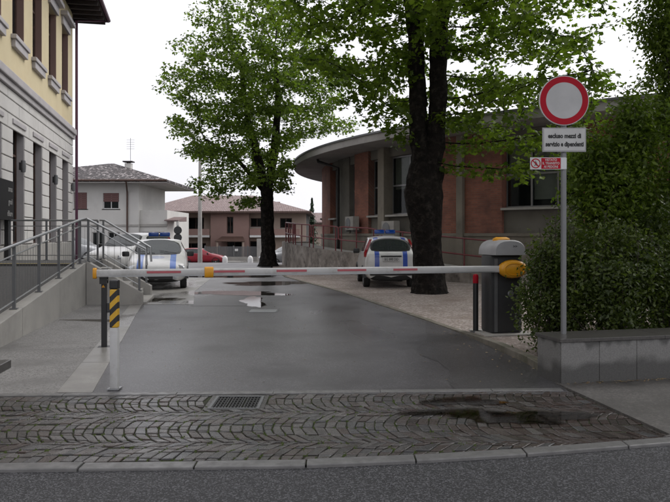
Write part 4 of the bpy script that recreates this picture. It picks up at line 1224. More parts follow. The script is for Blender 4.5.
# ================================================================== CARS
def car(name, label, loc, rz, paint, L=3.85, Wd=1.66, H=1.46, rear='hatch', bar=False, plate=None, group=None, detail=True, box=False):
    t = thing(name, loc, label, 'car', group, rz)
    k = L / 3.85; w = Wd / 2 / 0.83; h = H / 1.46
    #      y,    zb,   wb,   wm,   zm,   wbelt, zbelt, wr,  zr,   zc
    st = [(0.00, .26, .50, .56, .45, .54, .58, .44, .62, .63),
          (0.07, .22, .66, .74, .45, .70, .64, .55, .69, .70),
          (0.28, .19, .74, .80, .48, .765, .74, .58, .80, .81),
          (0.62, .18, .77, .82, .50, .79, .82, .62, .87, .885),
          (1.05, .18, .78, .83, .52, .80, .90, .68, .96, .985),
          (1.72, .18, .78, .83, .54, .80, .93, .58, 1.36, 1.40),
          (2.35, .18, .78, .83, .54, .80, .945, .60, 1.42, 1.46)]
    if rear == 'hatch':
        st += [(3.05, .18, .78, .83, .55, .80, .96, .59, 1.40, 1.44), (3.42, .19, .77, .82, .56, .785, .97, .56, 1.35, 1.39),
               (3.70, .20, .76, .81, .56, .765, .97, .68, 1.0, 1.01), (3.80, .22, .75, .79, .56, .75, .93, .62, .95, .96), (3.85, .27, .68, .73, .52, .70, .76, .55, .83, .84)]
    else:
        st += [(2.85, .18, .78, .83, .55, .80, .955, .58, 1.37, 1.41), (3.30, .19, .77, .82, .56, .785, .96, .66, 1.02, 1.035),
               (3.62, .20, .76, .81, .56, .765, .95, .66, .99, 1.00), (3.80, .22, .74, .78, .55, .74, .88, .62, .90, .91), (3.85, .27, .66, .70, .50, .67, .66, .5, .68, .69)]
    if box:
        st = st[:7] + [(3.1, .18, .78, .83, .55, .80, .96, .61, 1.42, 1.46), (3.62, .19, .77, .82, .56, .79, .97, .60, 1.40, 1.44), (3.76, .20, .76, .81, .56, .77, .95, .70, .985, 1.00), (3.82, .22, .74, .78, .55, .74, .88, .60, .90, .91), (3.85, .27, .66, .70, .50, .67, .66, .5, .68, .69)]
    bm = bmesh.new(); rings = []
    for (y, zb, wb, wm, zm, wbl, zbl, wr, zr, zc) in st:
        half = [(wb, zb), (wm, zm), (wbl, zbl), (wr, zr)]
        pts = [(0, zb)] + half + [(0, zc)] + [(-a, b) for a, b in reversed(half)]
        rings.append([bm.verts.new((a * w, y * k, b * h)) for a, b in pts])
    tags = {}
    nR = len(rings[0])
    for i in range(len(rings) - 1):
        for j in range(nR):
            j2 = (j + 1) % nR
            f = bm.faces.new((rings[i][j], rings[i][j2], rings[i + 1][j2], rings[i + 1][j]))
            f.material_index = 0; tags[(i, j)] = f
    bm.faces.new(rings[0]); bm.faces.new(rings[-1][::-1])
    for (i, j), f in tags.items():
        if j in (0, nR - 1): f.material_index = 5
    ri = 8 if (rear == 'hatch' or box) else 7
    regs = {1: [(4, 4), (4, 5)], 2: [(ri, 4), (ri, 5)], 3: [(5, 3), (6, 3)] + ([(7, 3)] if (rear == 'hatch' or box) else []), 4: [(5, 6), (6, 6)] + ([(7, 6)] if (rear == 'hatch' or box) else [])}
    cl = bm.edges.layers.float.new('crease_edge')
    for mi, keys in regs.items():
        fs = [tags[q] for q in keys]
        r_ = bmesh.ops.inset_region(bm, faces=fs, thickness=0.045 * w, use_even_offset=True, use_boundary=True)
        for f in fs: f.material_index = mi
        for f in r_['faces']: f.material_index = 5 + mi if mi in (1, 2) else 0
        for f in fs:
            for e in f.edges:
                if len([q for q in e.link_faces if q in fs]) == 1: e[cl] = 0.9
    bmesh.ops.recalc_face_normals(bm, faces=bm.faces)
    me = bpy.data.meshes.new('body'); bm.to_mesh(me); bm.free()
    tmp = bpy.data.objects.new('tmp', me); COL.objects.link(tmp)
    md = tmp.modifiers.new('s', 'SUBSURF'); md.levels = 2; md.render_levels = 2
    for _ in range(8): me.materials.append(None)
    dg = bpy.context.evaluated_depsgraph_get()
    ev = bpy.data.meshes.new_from_object(tmp.evaluated_get(dg)); bpy.data.objects.remove(tmp)
    names = {0: ('body', paint), 1: ('windscreen', 'car_glass'), 2: ('rear_window', 'car_glass'), 3: ('side_window', 'car_glass'), 4: ('side_window', 'car_glass'), 5: ('underside', 'rubber'), 6: ('window_seal', 'black'), 7: ('window_seal', 'black')}
    for mi, (nm, mt) in names.items():
        b2 = bmesh.new(); b2.from_mesh(ev)
        bmesh.ops.delete(b2, geom=[f for f in b2.faces if f.material_index != mi], context='FACES')
        m2 = bpy.data.meshes.new(nm); b2.to_mesh(m2); b2.free(); m2.materials.clear()
        for p_ in m2.polygons: p_.use_smooth = True; p_.material_index = 0
        link(nm, m2, M[mt], t, inv=False)
    def pt(nm, mb, mt, bevel=0, smooth=False, par=t): return part(nm, mb, M[mt], par, bevel, smooth, inv=False)
    # seats behind the glass
    for sx_ in (-1, 1):
        for yy in (1.95, 2.75): mb = MB(); mb.box((sx_ * .36 * w, yy * k, .88 * h), (.46 * w, .14, .5 * h)); mb.box((sx_ * .36 * w, yy * k, 1.19 * h), (.24 * w, .09, .14 * h)); pt('seat', mb, 'black', 0.03)
    mb = MB(); mb.box((0, 1.32 * k, .88 * h), (1.4 * w, .3, .06)); pt('dashboard', mb, 'black', 0.02)
    # wheels with arches
    for sx_ in (-1, 1):
        for yy in (0.66, 3.12):
            m4 = Matrix.Translation((sx_ * .70 * w, yy * k, .285)) @ Matrix.Rotation(R(90) * sx_, 4, 'Y')
            mb = MB(); mb.lathe([(.17, -.085), (.26, -.09), (.285, -.06), (.285, .06), (.26, .09), (.17, .085)], 24, m4); wh = pt('wheel', mb, 'rubber', 0, True)
            mb = MB(); mb.lathe([(.172, .06), (.17, .088), (.14, .07), (.06, .075), (.05, .09), (.01, .092)], 20, m4); pt('rim', mb, 'rim', 0, True, wh)
            mb = MB()
            for i in range(13):
                a = math.pi * i / 12
                for rr in (.30, .345):
                    for xx in (.5, .838 + 0.0): mb.v.append((sx_ * xx * w, yy * k + rr * math.cos(a), .285 + rr * math.sin(a)))
            for i in range(12):
                o = i * 4; mb.f += [(o, o + 1, o + 5, o + 4), (o + 2, o + 6, o + 7, o + 3), (o + 1, o + 3, o + 7, o + 5), (o, o + 4, o + 6, o + 2)]
            pt('wheel_arch', mb, 'black')
    if not detail: return t
    # nose
    for sx_ in (-1, 1):
        m4 = Matrix.Translation((sx_ * .585 * w, .115 * k, .615 * h)) @ Matrix.Rotation(-sx_ * 0.38, 4, 'Z') @ Matrix.Rotation(R(-28), 4, 'X')
        mb = MB(); mb.lathe([(.05, -.06), (.13, -.05), (.165, 0), (.14, .035), (.06, .05)], 20, m4 @ Matrix.Rotation(R(90), 4, 'X') @ Matrix.Diagonal((1.0, .52, 1, 1))); pt('headlight', mb, 'lamp', 0, True)
        mb = MB(); mb.box((sx_ * .89 * w, 1.33 * k, .98 * h), (.20, .11, .15)); pt('mirror', mb, 'black', 0.035, True)
        mb = MB(); mb.box((sx_ * .45 * w, .035, .34 * h), (.17, .05, .09), -sx_ * .25); pt('fog_lamp', mb, 'lamp', 0.02)
    mb = MB(); mb.box((0, 0.012, .36 * h), (.86 * w, .05, .12)); pt('lower_grille', mb, 'black', 0.01)
    mb = MB(); mb.box((0, .012, .545 * h), (.34 * w, .05, .07)); pt('grille', mb, 'black', 0.01)
    mb = MB(); mb.box((0, -.02, .455 * h), (.40, .014, .10)); pl = pt('front_plate', mb, 'plate', 0.004)
    mb = MB()
    for sx_ in (-.35, .25): mb.tube([(sx_ * w + .28, 1.06 * k, 1.0 * h), (sx_ * w - .2, 1.16 * k, 1.075 * h)], .008, 4)
    pt('wiper', mb, 'black')
    # tail
    for sx_ in (-1, 1):
        mb = MB()
        if rear == 'hatch':
            prof = [(.80, 3.60, .86), (.795, 3.55, .97), (.73, 3.47, 1.10), (.665, 3.42, 1.24), (.61, 3.37, 1.34)]
            for i, (a, b_, c_) in enumerate(prof):
                mb.v += [(sx_ * (a + .012) * w, (b_ - .10) * k, c_ * h), (sx_ * (a + .018) * w, (b_ + .07) * k, c_ * h), (sx_ * (a - .055) * w, (b_ + .16 - .02 * i) * k, c_ * h)]
                if i: o = i * 3 - 3; mb.f += [(o, o + 1, o + 4, o + 3), (o + 1, o + 2, o + 5, o + 4)]
            mb.f += [(0, 2, 1)]
        else: mb.box((sx_ * .68 * w, 3.80 * k, .78 * h), (.22, .1, .16), sx_ * .3)
        pt('tail_light', mb, 'tail', 0 if rear == 'hatch' else .02, True)
    mb = MB(); mb.box((0, 3.85 * k, .885 * h), (.58, .05, .035)); pt('plate_lamp_bar', mb, 'black', .006)
    mb = MB(); mb.box((0, 3.862 * k, .42 * h), (1.3 * w, .06, .12)); pt('rear_bumper', mb, 'black', .02)
    if plate:
        mb = MB(); mb.box((0, 3.87 * k, .80 * h), (.48, .03, .115)); pl = pt('number_plate', mb, 'plate', .004)
        text('plate_text', plate, .10, Matrix.Translation((0, 3.87 * k + .0165, .80 * h)) @ Matrix(((-1, 0, 0, 0), (0, 0, 1, 0), (0, 1, 0, 0), (0, 0, 0, 1))), M['ink'], pl, inv=False, sx=.8)
    if bar:
        yb = 2.05 * k; zt = 1.45 * h
        mb = MB(); mb.box((0, yb, zt + .03), (.62, .2, .04)); lb = pt('light_bar_base', mb, 'steel_dark', .01)
        for sx_ in (-1, 1):
            mb = MB(); mb.box((sx_ * .165, yb, zt + .11), (.30, .22, .12)); part('beacon', mb, M['blue'], lb, .035, True, inv=False)
    return t
# cars are built nose at y = 0 facing -Y; loc is the middle of the nose on the ground
car('police_car', 'white municipal car with blue bonnet stripes and blue roof lights, facing us', (-4.86, 18.75, 0), R(12), 'p_white', L=4.0, Wd=1.70, H=1.42, rear='notch', bar=True, group='municipal police cars')
c2 = car('police_car', 'white hatchback with tall red tail lights and blue roof light behind the trunk', (1.44, 22.95, 0), R(180) + R(2), 'p_white_r', L=3.7, Wd=1.52, H=1.50, bar=True, plate='BG 880 DD', group='municipal police cars')
car('white_estate_car', 'white estate car parked askew behind the municipal car', (-8.5, 25.0, 0), R(-14), 'p_plain', L=4.3, Wd=1.78, H=1.62, box=True)
car('red_car', 'red hatchback parked on the far road, seen from its side', (hx(223.5, 57.5), 58.2, zg(58)), R(91), 'p_red', L=3.8, Wd=1.62, H=1.44)
car('silver_car', 'silver car half hidden behind the far tree trunk', (hx(262.5, 50), 49.5, zg(50)), R(-62), 'p_silver', L=4.0, Wd=1.7, H=1.55, box=True)
car('grey_car', 'small grey car glimpsed beyond the landing rails', (hx(99, 36), 37.5, zg(37)), R(80), 'p_silver', L=4.0, Wd=1.7, H=1.45, detail=False)

# ================================================================== BARRIER
BR = Vector((2.44, 10.35, 0.0)); BLp = Vector((-3.09, 9.22, 0.0))
ba = math.atan2(BR.y - BLp.y, BR.x - BLp.x)
bar = thing('barrier', BR + Vector((0.12, 0.06, 0)), 'white boom barrier with charcoal cabinet and yellow arm hub', 'barrier')
cb = bar.location
m4 = Matrix.Translation(cb) @ Matrix.Rotation(ba, 4, 'Z')
def Bx(mb, c, d): return mb.box((0, 0, 0), d, M4=m4 @ Matrix.Translation(c))
mb = MB(); Bx(mb, (0, 0.12, -0.02), (0.78, 0.70, 0.10)); part('foundation', mb, M['conc'], bar, bevel=0.015)
mb = MB(); Bx(mb, (0, 0.12, 0.615), (0.50, 0.38, 1.17)); cab = part('cabinet', mb, M['cab_grey'], bar, bevel=0.035, smooth=True)
mb = MB(); Bx(mb, (-0.175, -0.074, 0.60), (0.05, 0.012, 1.1)); Bx(mb, (0.215, -0.074, 0.60), (0.03, 0.012, 1.1)); part('door_trim', mb, M['steel_dark'], cab)
mb = MB(); mb.lathe([(0.045, 0), (0.05, 0.012), (0.035, 0.02)], 20, m4 @ Matrix.Translation((0.06, -0.07, 0.82 - 0.2)) @ Matrix.Rotation(R(90), 4, 'X')); part('lock', mb, M['steel_dark'], cab)
# hood: rounded dome
mb = MB(); prof = []
nx_ = 14
for j, yy in enumerate((-0.20, -0.17, 0.12, 0.37, 0.42)):
    sc = 0.93 if j in (0, 4) else 1.0
    for i in range(nx_ + 1):
        a = math.pi * i / nx_
        mb.v.append(tuple(m4 @ Vector((-0.256 * sc * math.copysign(abs(math.cos(a)) ** 0.78, math.cos(a)), yy, 1.202 + 0.225 * sc * abs(math.sin(a)) ** 0.7))))
w_ = nx_ + 1
for j in range(4):
    for i in range(nx_): mb.f.append((j * w_ + i, j * w_ + i + 1, (j + 1) * w_ + i + 1, (j + 1) * w_ + i))
mb.f += [tuple(range(nx_, -1, -1)), tuple(4 * w_ + i for i in range(w_))]
hd = part('hood', mb, M['cab_top'], bar, smooth=True)
text('hood_mark', '>>', 0.06, m4 @ Matrix.Translation((0.07, -0.203, 1.33)) @ Matrix.Rotation(R(90), 4, 'X'), M['ink'], hd)
mb = MB()
for (zz, rr) in ((1.40, 0.14), (1.445, 0.13), (1.468, 0.08)):
    for i in range(20): a = 2 * math.pi * i / 20; mb.v.append(tuple(m4 @ Vector((0.0 + rr * math.cos(a), 0.12 + 0.8 * rr * math.sin(a), zz))))
for j in range(2):
    for i in range(20): mb.f.append((j * 20 + i, j * 20 + (i + 1) % 20, j * 20 + 20 + (i + 1) % 20, j * 20 + 20 + i))
mb.f.append(tuple(40 + i for i in range(20)))
part('warning_lamp', mb, M['yellow'], bar, smooth=True)
# boom
L = (BR - BLp).length
def boom_section(mb, x0, x1, hy, hz_, r_=0.03, n=16):
    o = len(mb.v)
    for x in (x0, x1):
        for i in range(n):
            a = 2 * math.pi * i / n
            y_ = hy * math.copysign(abs(math.cos(a)) ** 0.6, math.cos(a)); z_ = hz_ * math.copysign(abs(math.sin(a)) ** 0.6, math.sin(a))
            mb.v.append(tuple(m4 @ Vector((x, y_ - 0.17, z_ + 0.995))))
    for i in range(n): mb.f.append((o + i, o + (i + 1) % n, o + n + (i + 1) % n, o + n + i))
    mb.f += [tuple(o + i for i in range(n - 1, -1, -1)), tuple(o + n + i for i in range(n))]
    return mb
mb = MB(); boom_section(mb, -L - 0.20, -0.1, 0.032, 0.051); bo = part('boom', mb, M['boom'], bar, smooth=True)
mb = MB(); boom_section(mb, -L - 0.25, -L - 0.20, 0.042, 0.072); part('end_cap', mb, M['yellow'], bo, bevel=0.01, smooth=True)
def atx(px_): return -(BR - P(px_, 270, 9.22 + (BR.y - 9.22) * (px_ - 97) / 400)).length * 1.0 - 0.12
mb = MB(); boom_section(mb, atx(217) - 0.06, atx(217) + 0.06, 0.05, 0.075); part('collar', mb, M['yellow'], bo, bevel=0.01, smooth=True)
for x0, x1 in ((155, 189), (222, 253), (285, 316), (348, 379), (410, 441)):
    mb = MB(); a, b = atx(x0), atx(x1); Bx(mb, ((a + b) / 2, -0.2045, 1.005), (abs(b - a), 0.006, 0.03)); part('red_strip', mb, M['red_strip'], bo)
mb = MB(); Bx(mb, (-L / 2 - 0.15, -0.206, 0.955), (L - 0.2, 0.004, 0.012)); part('groove', mb, M['steel'], bo)
mb = MB(); mb.lathe([(0.02, -0.09), (0.16, -0.085), (0.205, -0.05), (0.215, 0.0), (0.20, 0.03)], 28, m4 @ Matrix.Translation((0.04, -0.17, 0.995)) @ Matrix.Diagonal((1.08, 1, 0.64, 1)) @ Matrix.Rotation(R(90), 4, 'X') @ Matrix.Diagonal((1, 1, -1, 1)))
hub = part('arm_hub', mb, M['yellow'], bar, smooth=True, angle=50)
mb = MB(); mb.lathe([(0.155, 0.0), (0.15, 0.012), (0.14, 0.012), (0.135, 0.0)], 28, m4 @ Matrix.Translation((0.04, -0.255, 0.995)) @ Matrix.Diagonal((1.08, 1, 0.6, 1)) @ Matrix.Rotation(R(90), 4, 'X')); part('hub_ring', mb, M['yellow'], hub, smooth=True)
mb = MB(); Bx(mb, (0.26, -0.20, 1.0), (0.12, 0.06, 0.05)); part('hub_bolt', mb, M['yellow'], hub, bevel=0.01)
# boom rest
rst = thing('boom_rest', BLp + Vector((0, 0.02, 0)), 'black boom rest post under the boom tip', 'post')
c = rst.location
mb = MB(); mb.box(c + Vector((0, 0, 0.45)), (0.07, 0.07, 0.92), ba); mb.box(c + Vector((0, 0, 0.004)), (0.16, 0.16, 0.012), ba); part('post', mb, M['black'], rst, bevel=0.006)
mb = MB(); mb.box(c + Vector((0.012, -0.085, 0.95)), (0.09, 0.02, 0.2), ba); mb.box(c + Vector((-0.012, 0.06, 0.95)), (0.09, 0.02, 0.2), ba); mb.box(c + Vector((0, -0.01, 0.90)), (0.09, 0.13, 0.02), ba); part('fork', mb, M['black'], rst)
mb = MB(); mb.box(c + Vector((0.075, -0.01, 0.53)), (0.07, 0.06, 0.13), ba); part('lock_box', mb, M['cab_grey'], rst, bevel=0.01)
mb = MB(); mb.add([c + Vector((-0.022, -0.0365 - 0.004, 0.80)), c + Vector((0.022, -0.0365 + 0.004 - 0.004, 0.80)), c + Vector((0, -0.0405, 0.84))], [(0, 1, 2)]); part('warning_triangle', mb, M['yellow'], rst)
# hazard-taped bollard
hb = thing('hazard_bollard', (-2.14, 6.70, 0.0), 'white square bollard with black and yellow tape and black cap', 'bollard')
c = hb.location
mb = MB(); mb.box(c + Vector((0, 0, 0.30)), (0.076, 0.076, 0.61)); part('post', mb, M['boom'], hb, bevel=0.012, smooth=True)
mb = MB(); mb.box((0, 0, 0.79), (0.078, 0.078, 0.372)); part('hazard_tape', mb, M['stripe'], hb, bevel=0.012, inv=False)
mb = MB(); mb.box(c + Vector((0, 0, 1.02)), (0.082, 0.082, 0.088)); part('cap', mb, M['black'], hb, bevel=0.012)
mb = MB(); mb.box(c + Vector((0, 0, 0.012)), (0.115, 0.115, 0.012)); part('base_plate', mb, M['steel'], hb)
# photocell post
pc = thing('photocell_post', (2.165, 10.62, 0.0), 'black round post with red top left of the barrier cabinet', 'post')
c = pc.location
mb = MB(); mb.tube([c, c + Vector((0, 0, 0.76))], 0.042, 16); part('post', mb, M['black'], pc, smooth=True)
mb = MB(); mb.lathe([(0.044, 0.76), (0.044, 0.87), (0.035, 0.892), (0.01, 0.9)], 16, Matrix.Translation(c)); part('red_cap', mb, M['red'], pc, smooth=True)
mb = MB(); mb.lathe([(0.085, 0.0), (0.085, 0.03)], 16, Matrix.Translation(c)); part('base', mb, M['steel_dark'], pc)

# ================================================================== LOW WALL AND SIGN
wa = math.atan2(0.225, 1)
WL = thing('low_wall', (2.26, 6.9, 0), 'low granite clad wall with dark cap and damp stains', 'wall')
wm = Matrix.Translation((2.26, 6.9, 0)) @ Matrix.Rotation(wa, 4, 'Z')
def Wb(mb, u0, u1, v0, v1, z0, z1): return mb.box((0, 0, 0), (u1 - u0, v1 - v0, z1 - z0), M4=wm @ Matrix.Translation(((u0 + u1) / 2, (v0 + v1) / 2, (z0 + z1) / 2)))
WT = 0.46
mb = MB(); Wb(mb, 0.02, 4.6, 0.02, WT - 0.02, -0.1, 0.42); part('core', mb, M['conc'], WL)
u = 0.0; first = True
while u < 4.5:
    wd = 0.43
    mb = MB(); Wb(mb, u + 0.002, u + wd - 0.003, -0.004, 0.019, -0.08, 0.424); part('stone_panel', mb, M['panel_wall'], WL, bevel=0.002, seg=1)
    u += wd
mb = MB(); Wb(mb, -0.004, 0.019, 0.0215, WT - 0.002, -0.08, 0.424); part('stone_panel', mb, M['panel_wall'], WL, bevel=0.002, seg=1)
u = -0.02
while u < 4.5:
    mb = MB(); Wb(mb, u, u + 1.197, -0.022, WT + 0.02, 0.426, 0.462); part('cap_slab', mb, M['cap'], WL, bevel=0.004); u += 1.2

sg = thing('no_entry_sign', (2.405, 7.26, 0.462), 'round white no vehicles sign with red ring on grey pole', 'road sign')
c = Vector((2.405, 7.26, 0))
sk = c.y / F                                            # metres per photo pixel at the sign
mb = MB(); mb.tube([(c.x, c.y, 0.44), (c.x, c.y, EYE + (HY - 78) * sk)], 0.029, 16); part('pole', mb, M['pole'], sg, smooth=True)
zc = EYE + (HY - 101.5) * sk; rd = 24.8 * sk; xf = (562.5 - CX) / F * c.y
dm = Matrix.Translation((xf, c.y - 0.045, zc)) @ Matrix.Rotation(R(90), 4, 'X')
mb = MB(); mb.lathe([(rd - 0.01, -0.012), (rd, -0.010), (rd, 0.004), (rd - 0.004, 0.006)], 64, dm); ds = part('disc', mb, M['sign_white'], sg, smooth=True)
mb = MB(); n = 64; r1_, r2_ = rd * 0.965, rd * 0.725
for i in range(n):
    a = 2 * math.pi * i / n; mb.v += [tuple(dm @ Vector((r1_ * math.cos(a), r1_ * math.sin(a), 0.0085))), tuple(dm @ Vector((r2_ * math.cos(a), r2_ * math.sin(a), 0.0085)))]
mb.f = [(2 * i, 2 * ((i + 1) % n), 2 * ((i + 1) % n) + 1, 2 * i + 1) for i in range(n)]
part('red_ring', mb, M['red'], ds)
mb = MB(); mb.v = [tuple(dm @ Vector((r2_ * math.cos(2 * math.pi * i / n), r2_ * math.sin(2 * math.pi * i / n), 0.0082))) for i in range(n)]; mb.f = [tuple(range(n))]; part('field', mb, M['sign_grey'], ds)
def plate(name, x0, x1, y0, y1, yoff, mat, bev=0.008, th=0.006, par=sg):
    a = ((x0 - CX) * sk, EYE - (y1 - HY) * sk); b = ((x1 - CX) * sk, EYE - (y0 - HY) * sk)
    mb = MB(); mb.span((a[0], c.y - yoff - th, a[1]), (b[0], c.y - yoff, b[1])); return part(name, mb, M[mat], par, bevel=0)
fr_ = plate('text_panel', 541.2, 584.4, 128.4, 152.4, 0.036, 'cab_top', th=0.012)
plate('panel_face', 542.6, 583.2, 129.6, 151.2, 0.0485, 'sign_white', th=0.002, par=fr_)
tm = lambda px_, py_, off: Matrix.Translation(((px_ - CX) * sk, c.y - off, EYE - (py_ - HY) * sk)) @ Matrix.Rotation(R(90), 4, 'X')
text('lettering', 'escluso mezzi di', 0.066, tm(563, 136.8, 0.051), M['ink'], fr_, sx=0.80, bold=0.003)
text('lettering', 'servizio e dipendenti', 0.066, tm(563, 145.0, 0.051), M['ink'], fr_, sx=0.72, bold=0.003)
for zz in (zc - 0.12, zc + 0.12, zc - 0.42):
    mb = MB(); mb.box((c.x, c.y - 0.012, zz), (0.085, 0.06, 0.035)); part('clamp', mb, M['steel'], sg)
rsg = thing('pedestrian_ban_sign', ((544 - CX) * sk, c.y - 0.05, EYE - (170 - HY) * sk), 'small red and white pedestrian ban sign beside the pole', 'sign')
pf = plate('panel', 529.2, 564.6, 157.8, 169.8, 0.032, 'sign_white', th=0.006, par=rsg)
plate('red_field', 540.2, 559.4, 158.4, 169.2, 0.0385, 'red', th=0.001, par=pf)
plate('bracket', 559.8, 565.4, 158.2, 169.4, 0.0385, 'steel', th=0.002, par=pf)
for tx, yy in (('VIETATO', 160.4), ('IL TRANSITO', 163.8), ('AI PEDONI', 167.2)):
    text('lettering', tx, 0.036, tm(549.8, yy, 0.0405), M['sign_white'], pf, sx=0.86, bold=0.0006, ext=0.0006)
pm = tm(534.6, 163.8, 0.0385); mb = MB(); r1_, r2_ = 4.9 * sk, 3.9 * sk
for i in range(40):
    a = 2 * math.pi * i / 40; mb.v += [tuple(pm @ Vector((r1_ * math.cos(a), r1_ * math.sin(a), 0.001))), tuple(pm @ Vector((r2_ * math.cos(a), r2_ * math.sin(a), 0.001)))]
mb.f = [(2 * i, 2 * ((i + 1) % 40), 2 * ((i + 1) % 40) + 1, 2 * i + 1) for i in range(40)]
mb.add([pm @ Vector(p_) for p_ in ((-0.034, 0.026, .0016), (-0.026, 0.034, .0016), (0.034, -0.026, .0016), (0.026, -0.034, .0016))], [(0, 3, 2, 1)])
part('ban_ring', mb, M['red'], pf)
mb = MB()
def limb(a, b, w): 
    a, b = Vector((*a, .0012)), Vector((*b, .0012)); d = (b - a).normalized(); n_ = Vector((-d.y, d.x, 0)) * w
    mb.add([pm @ (a + n_), pm @ (a - n_), pm @ (b - n_), pm @ (b + n_)], [(0, 1, 2, 3)])
limb((0.0, 0.014), (0.0, -0.006), 0.006); limb((0, -0.005), (-0.012, -0.028), 0.003); limb((0, -0.005), (0.012, -0.026), 0.003); limb((0, 0.012), (0.015, 0.0), 0.0025); limb((0, 0.012), (-0.015, 0.002), 0.0025); limb((0, 0.018), (0.0, 0.027), 0.0045)
part('walking_figure', mb, M['ink'], pf)

# ================================================================== TREES AND SHRUBS
def leaves(name, pos, nrm, size, mat, parent, tone=None, aspect=0.62, seed=1, fold=0.25, lobed=False):
    """pos Nx3, nrm Nx3 face direction, one folded leaf of two quads each"""
    g = np.random.default_rng(seed); n = len(pos)
    nrm = nrm / (np.linalg.norm(nrm, axis=1, keepdims=True) + 1e-9)
    t = g.normal(size=(n, 3)); t -= nrm * np.sum(t * nrm, 1, keepdims=True); t /= np.linalg.norm(t, axis=1, keepdims=True) + 1e-9
    b = np.cross(nrm, t)
    s = (size * g.uniform(0.65, 1.25, n))[:, None]
    hw = s * aspect * 0.5
    base = pos - t * s * 0.5; tip = pos + t * s * 0.5 - nrm * s * 0.12
    dn = nrm * s * fold * 0.5
    l1 = pos - t * s * 0.10 + b * hw + dn; l2 = pos - t * s * 0.10 - b * hw + dn
    mid = pos + t * s * 0.05 - dn * 0.3
    if lobed:
        tpl = np.array([(-.5, 0, 0), (-.18, .42, .10), (.16, .34, .06), (.10, .14, 0), (.5, 0, -.12), (.10, -.14, 0), (.16, -.34, .06), (-.18, -.42, .10)])
        sw = s * g.uniform(0.85, 1.15, n)[:, None]
        V = np.stack([pos + t * s * a + b * sw * c_ + nrm * s * d_ for a, c_, d_ in tpl], 1).reshape(-1, 3)
        idx = np.arange(n)[:, None] * 8
        Fq = np.concatenate([idx + np.array([[0, 3, 2, 1]]), idx + np.array([[0, 5, 4, 3]]), idx + np.array([[0, 7, 6, 5]])], 1).reshape(-1, 4)
    else:
        V = np.stack([base, l1, tip, mid, l2], 1).reshape(-1, 3)
        idx = np.arange(n)[:, None] * 5
        Fq = np.concatenate([idx + np.array([[0, 3, 2, 1]]), idx + np.array([[0, 4, 2, 3]])], 1).reshape(-1, 4)
    me = bpy.data.meshes.new(name)
    me.vertices.add(len(V)); me.vertices.foreach_set('co', V.astype(np.float32).ravel())
    me.loops.add(Fq.size); me.loops.foreach_set('vertex_index', Fq.astype(np.int32).ravel())
    me.polygons.add(len(Fq)); me.polygons.foreach_set('loop_start', np.arange(0, Fq.size, 4, dtype=np.int32)); me.polygons.foreach_set('loop_total', np.full(len(Fq), 4, np.int32))
    me.update(calc_edges=True)
    at = me.attributes.new('tone', 'FLOAT', 'FACE')
    tv = g.beta(1.6, 1.8, n) if tone is None else np.clip(tone + g.normal(0, 0.16, n), 0, 1)
    at.data.foreach_set('value', np.repeat(tv, 3 if lobed else 2).astype(np.float32))
    return link(name, me, M[mat], parent)
def colonize(start_pts, attract, D_=0.38, infl=3.0, kill=0.62, iters=140, up=0.05):
    """grow twigs from a starting skeleton [(parent, point)] into a cloud of points"""
    pts = [np.array(p) for _, p in start_pts]; par = [q for q, _ in start_pts]
    A = attract.copy(); near = np.full(len(A), 1e9); who = np.zeros(len(A), int)
    def upd(i0):
        nonlocal near, who
        Pn = np.array(pts[i0:]); d = np.linalg.norm(A[:, None, :] - Pn[None], axis=2)
        j = d.argmin(1); m = d[np.arange(len(A)), j]; b = m < near
        near = np.where(b, m, near); who = np.where(b, j + i0, who)
    upd(0)
    for it in range(iters):
        act = near < infl
        if not act.any():
            infl *= 1.4; continue
        grow = {}
        for a, w in zip(A[act], who[act]):
            v = a - pts[w]; v = v / (np.linalg.norm(v) + 1e-9); grow[w] = grow.get(w, 0) + v
        i0 = len(pts)
        for w, v in grow.items():
            v = v + rng.normal(0, 0.12, 3); v[2] += up
            pts.append(pts[w] + v / (np.linalg.norm(v) + 1e-9) * D_); par.append(w)
        upd(i0)
        keep = near > kill
        A, near, who = A[keep], near[keep], who[keep]
        if len(A) == 0 or len(pts) > 9000: break
    return np.array(pts), par
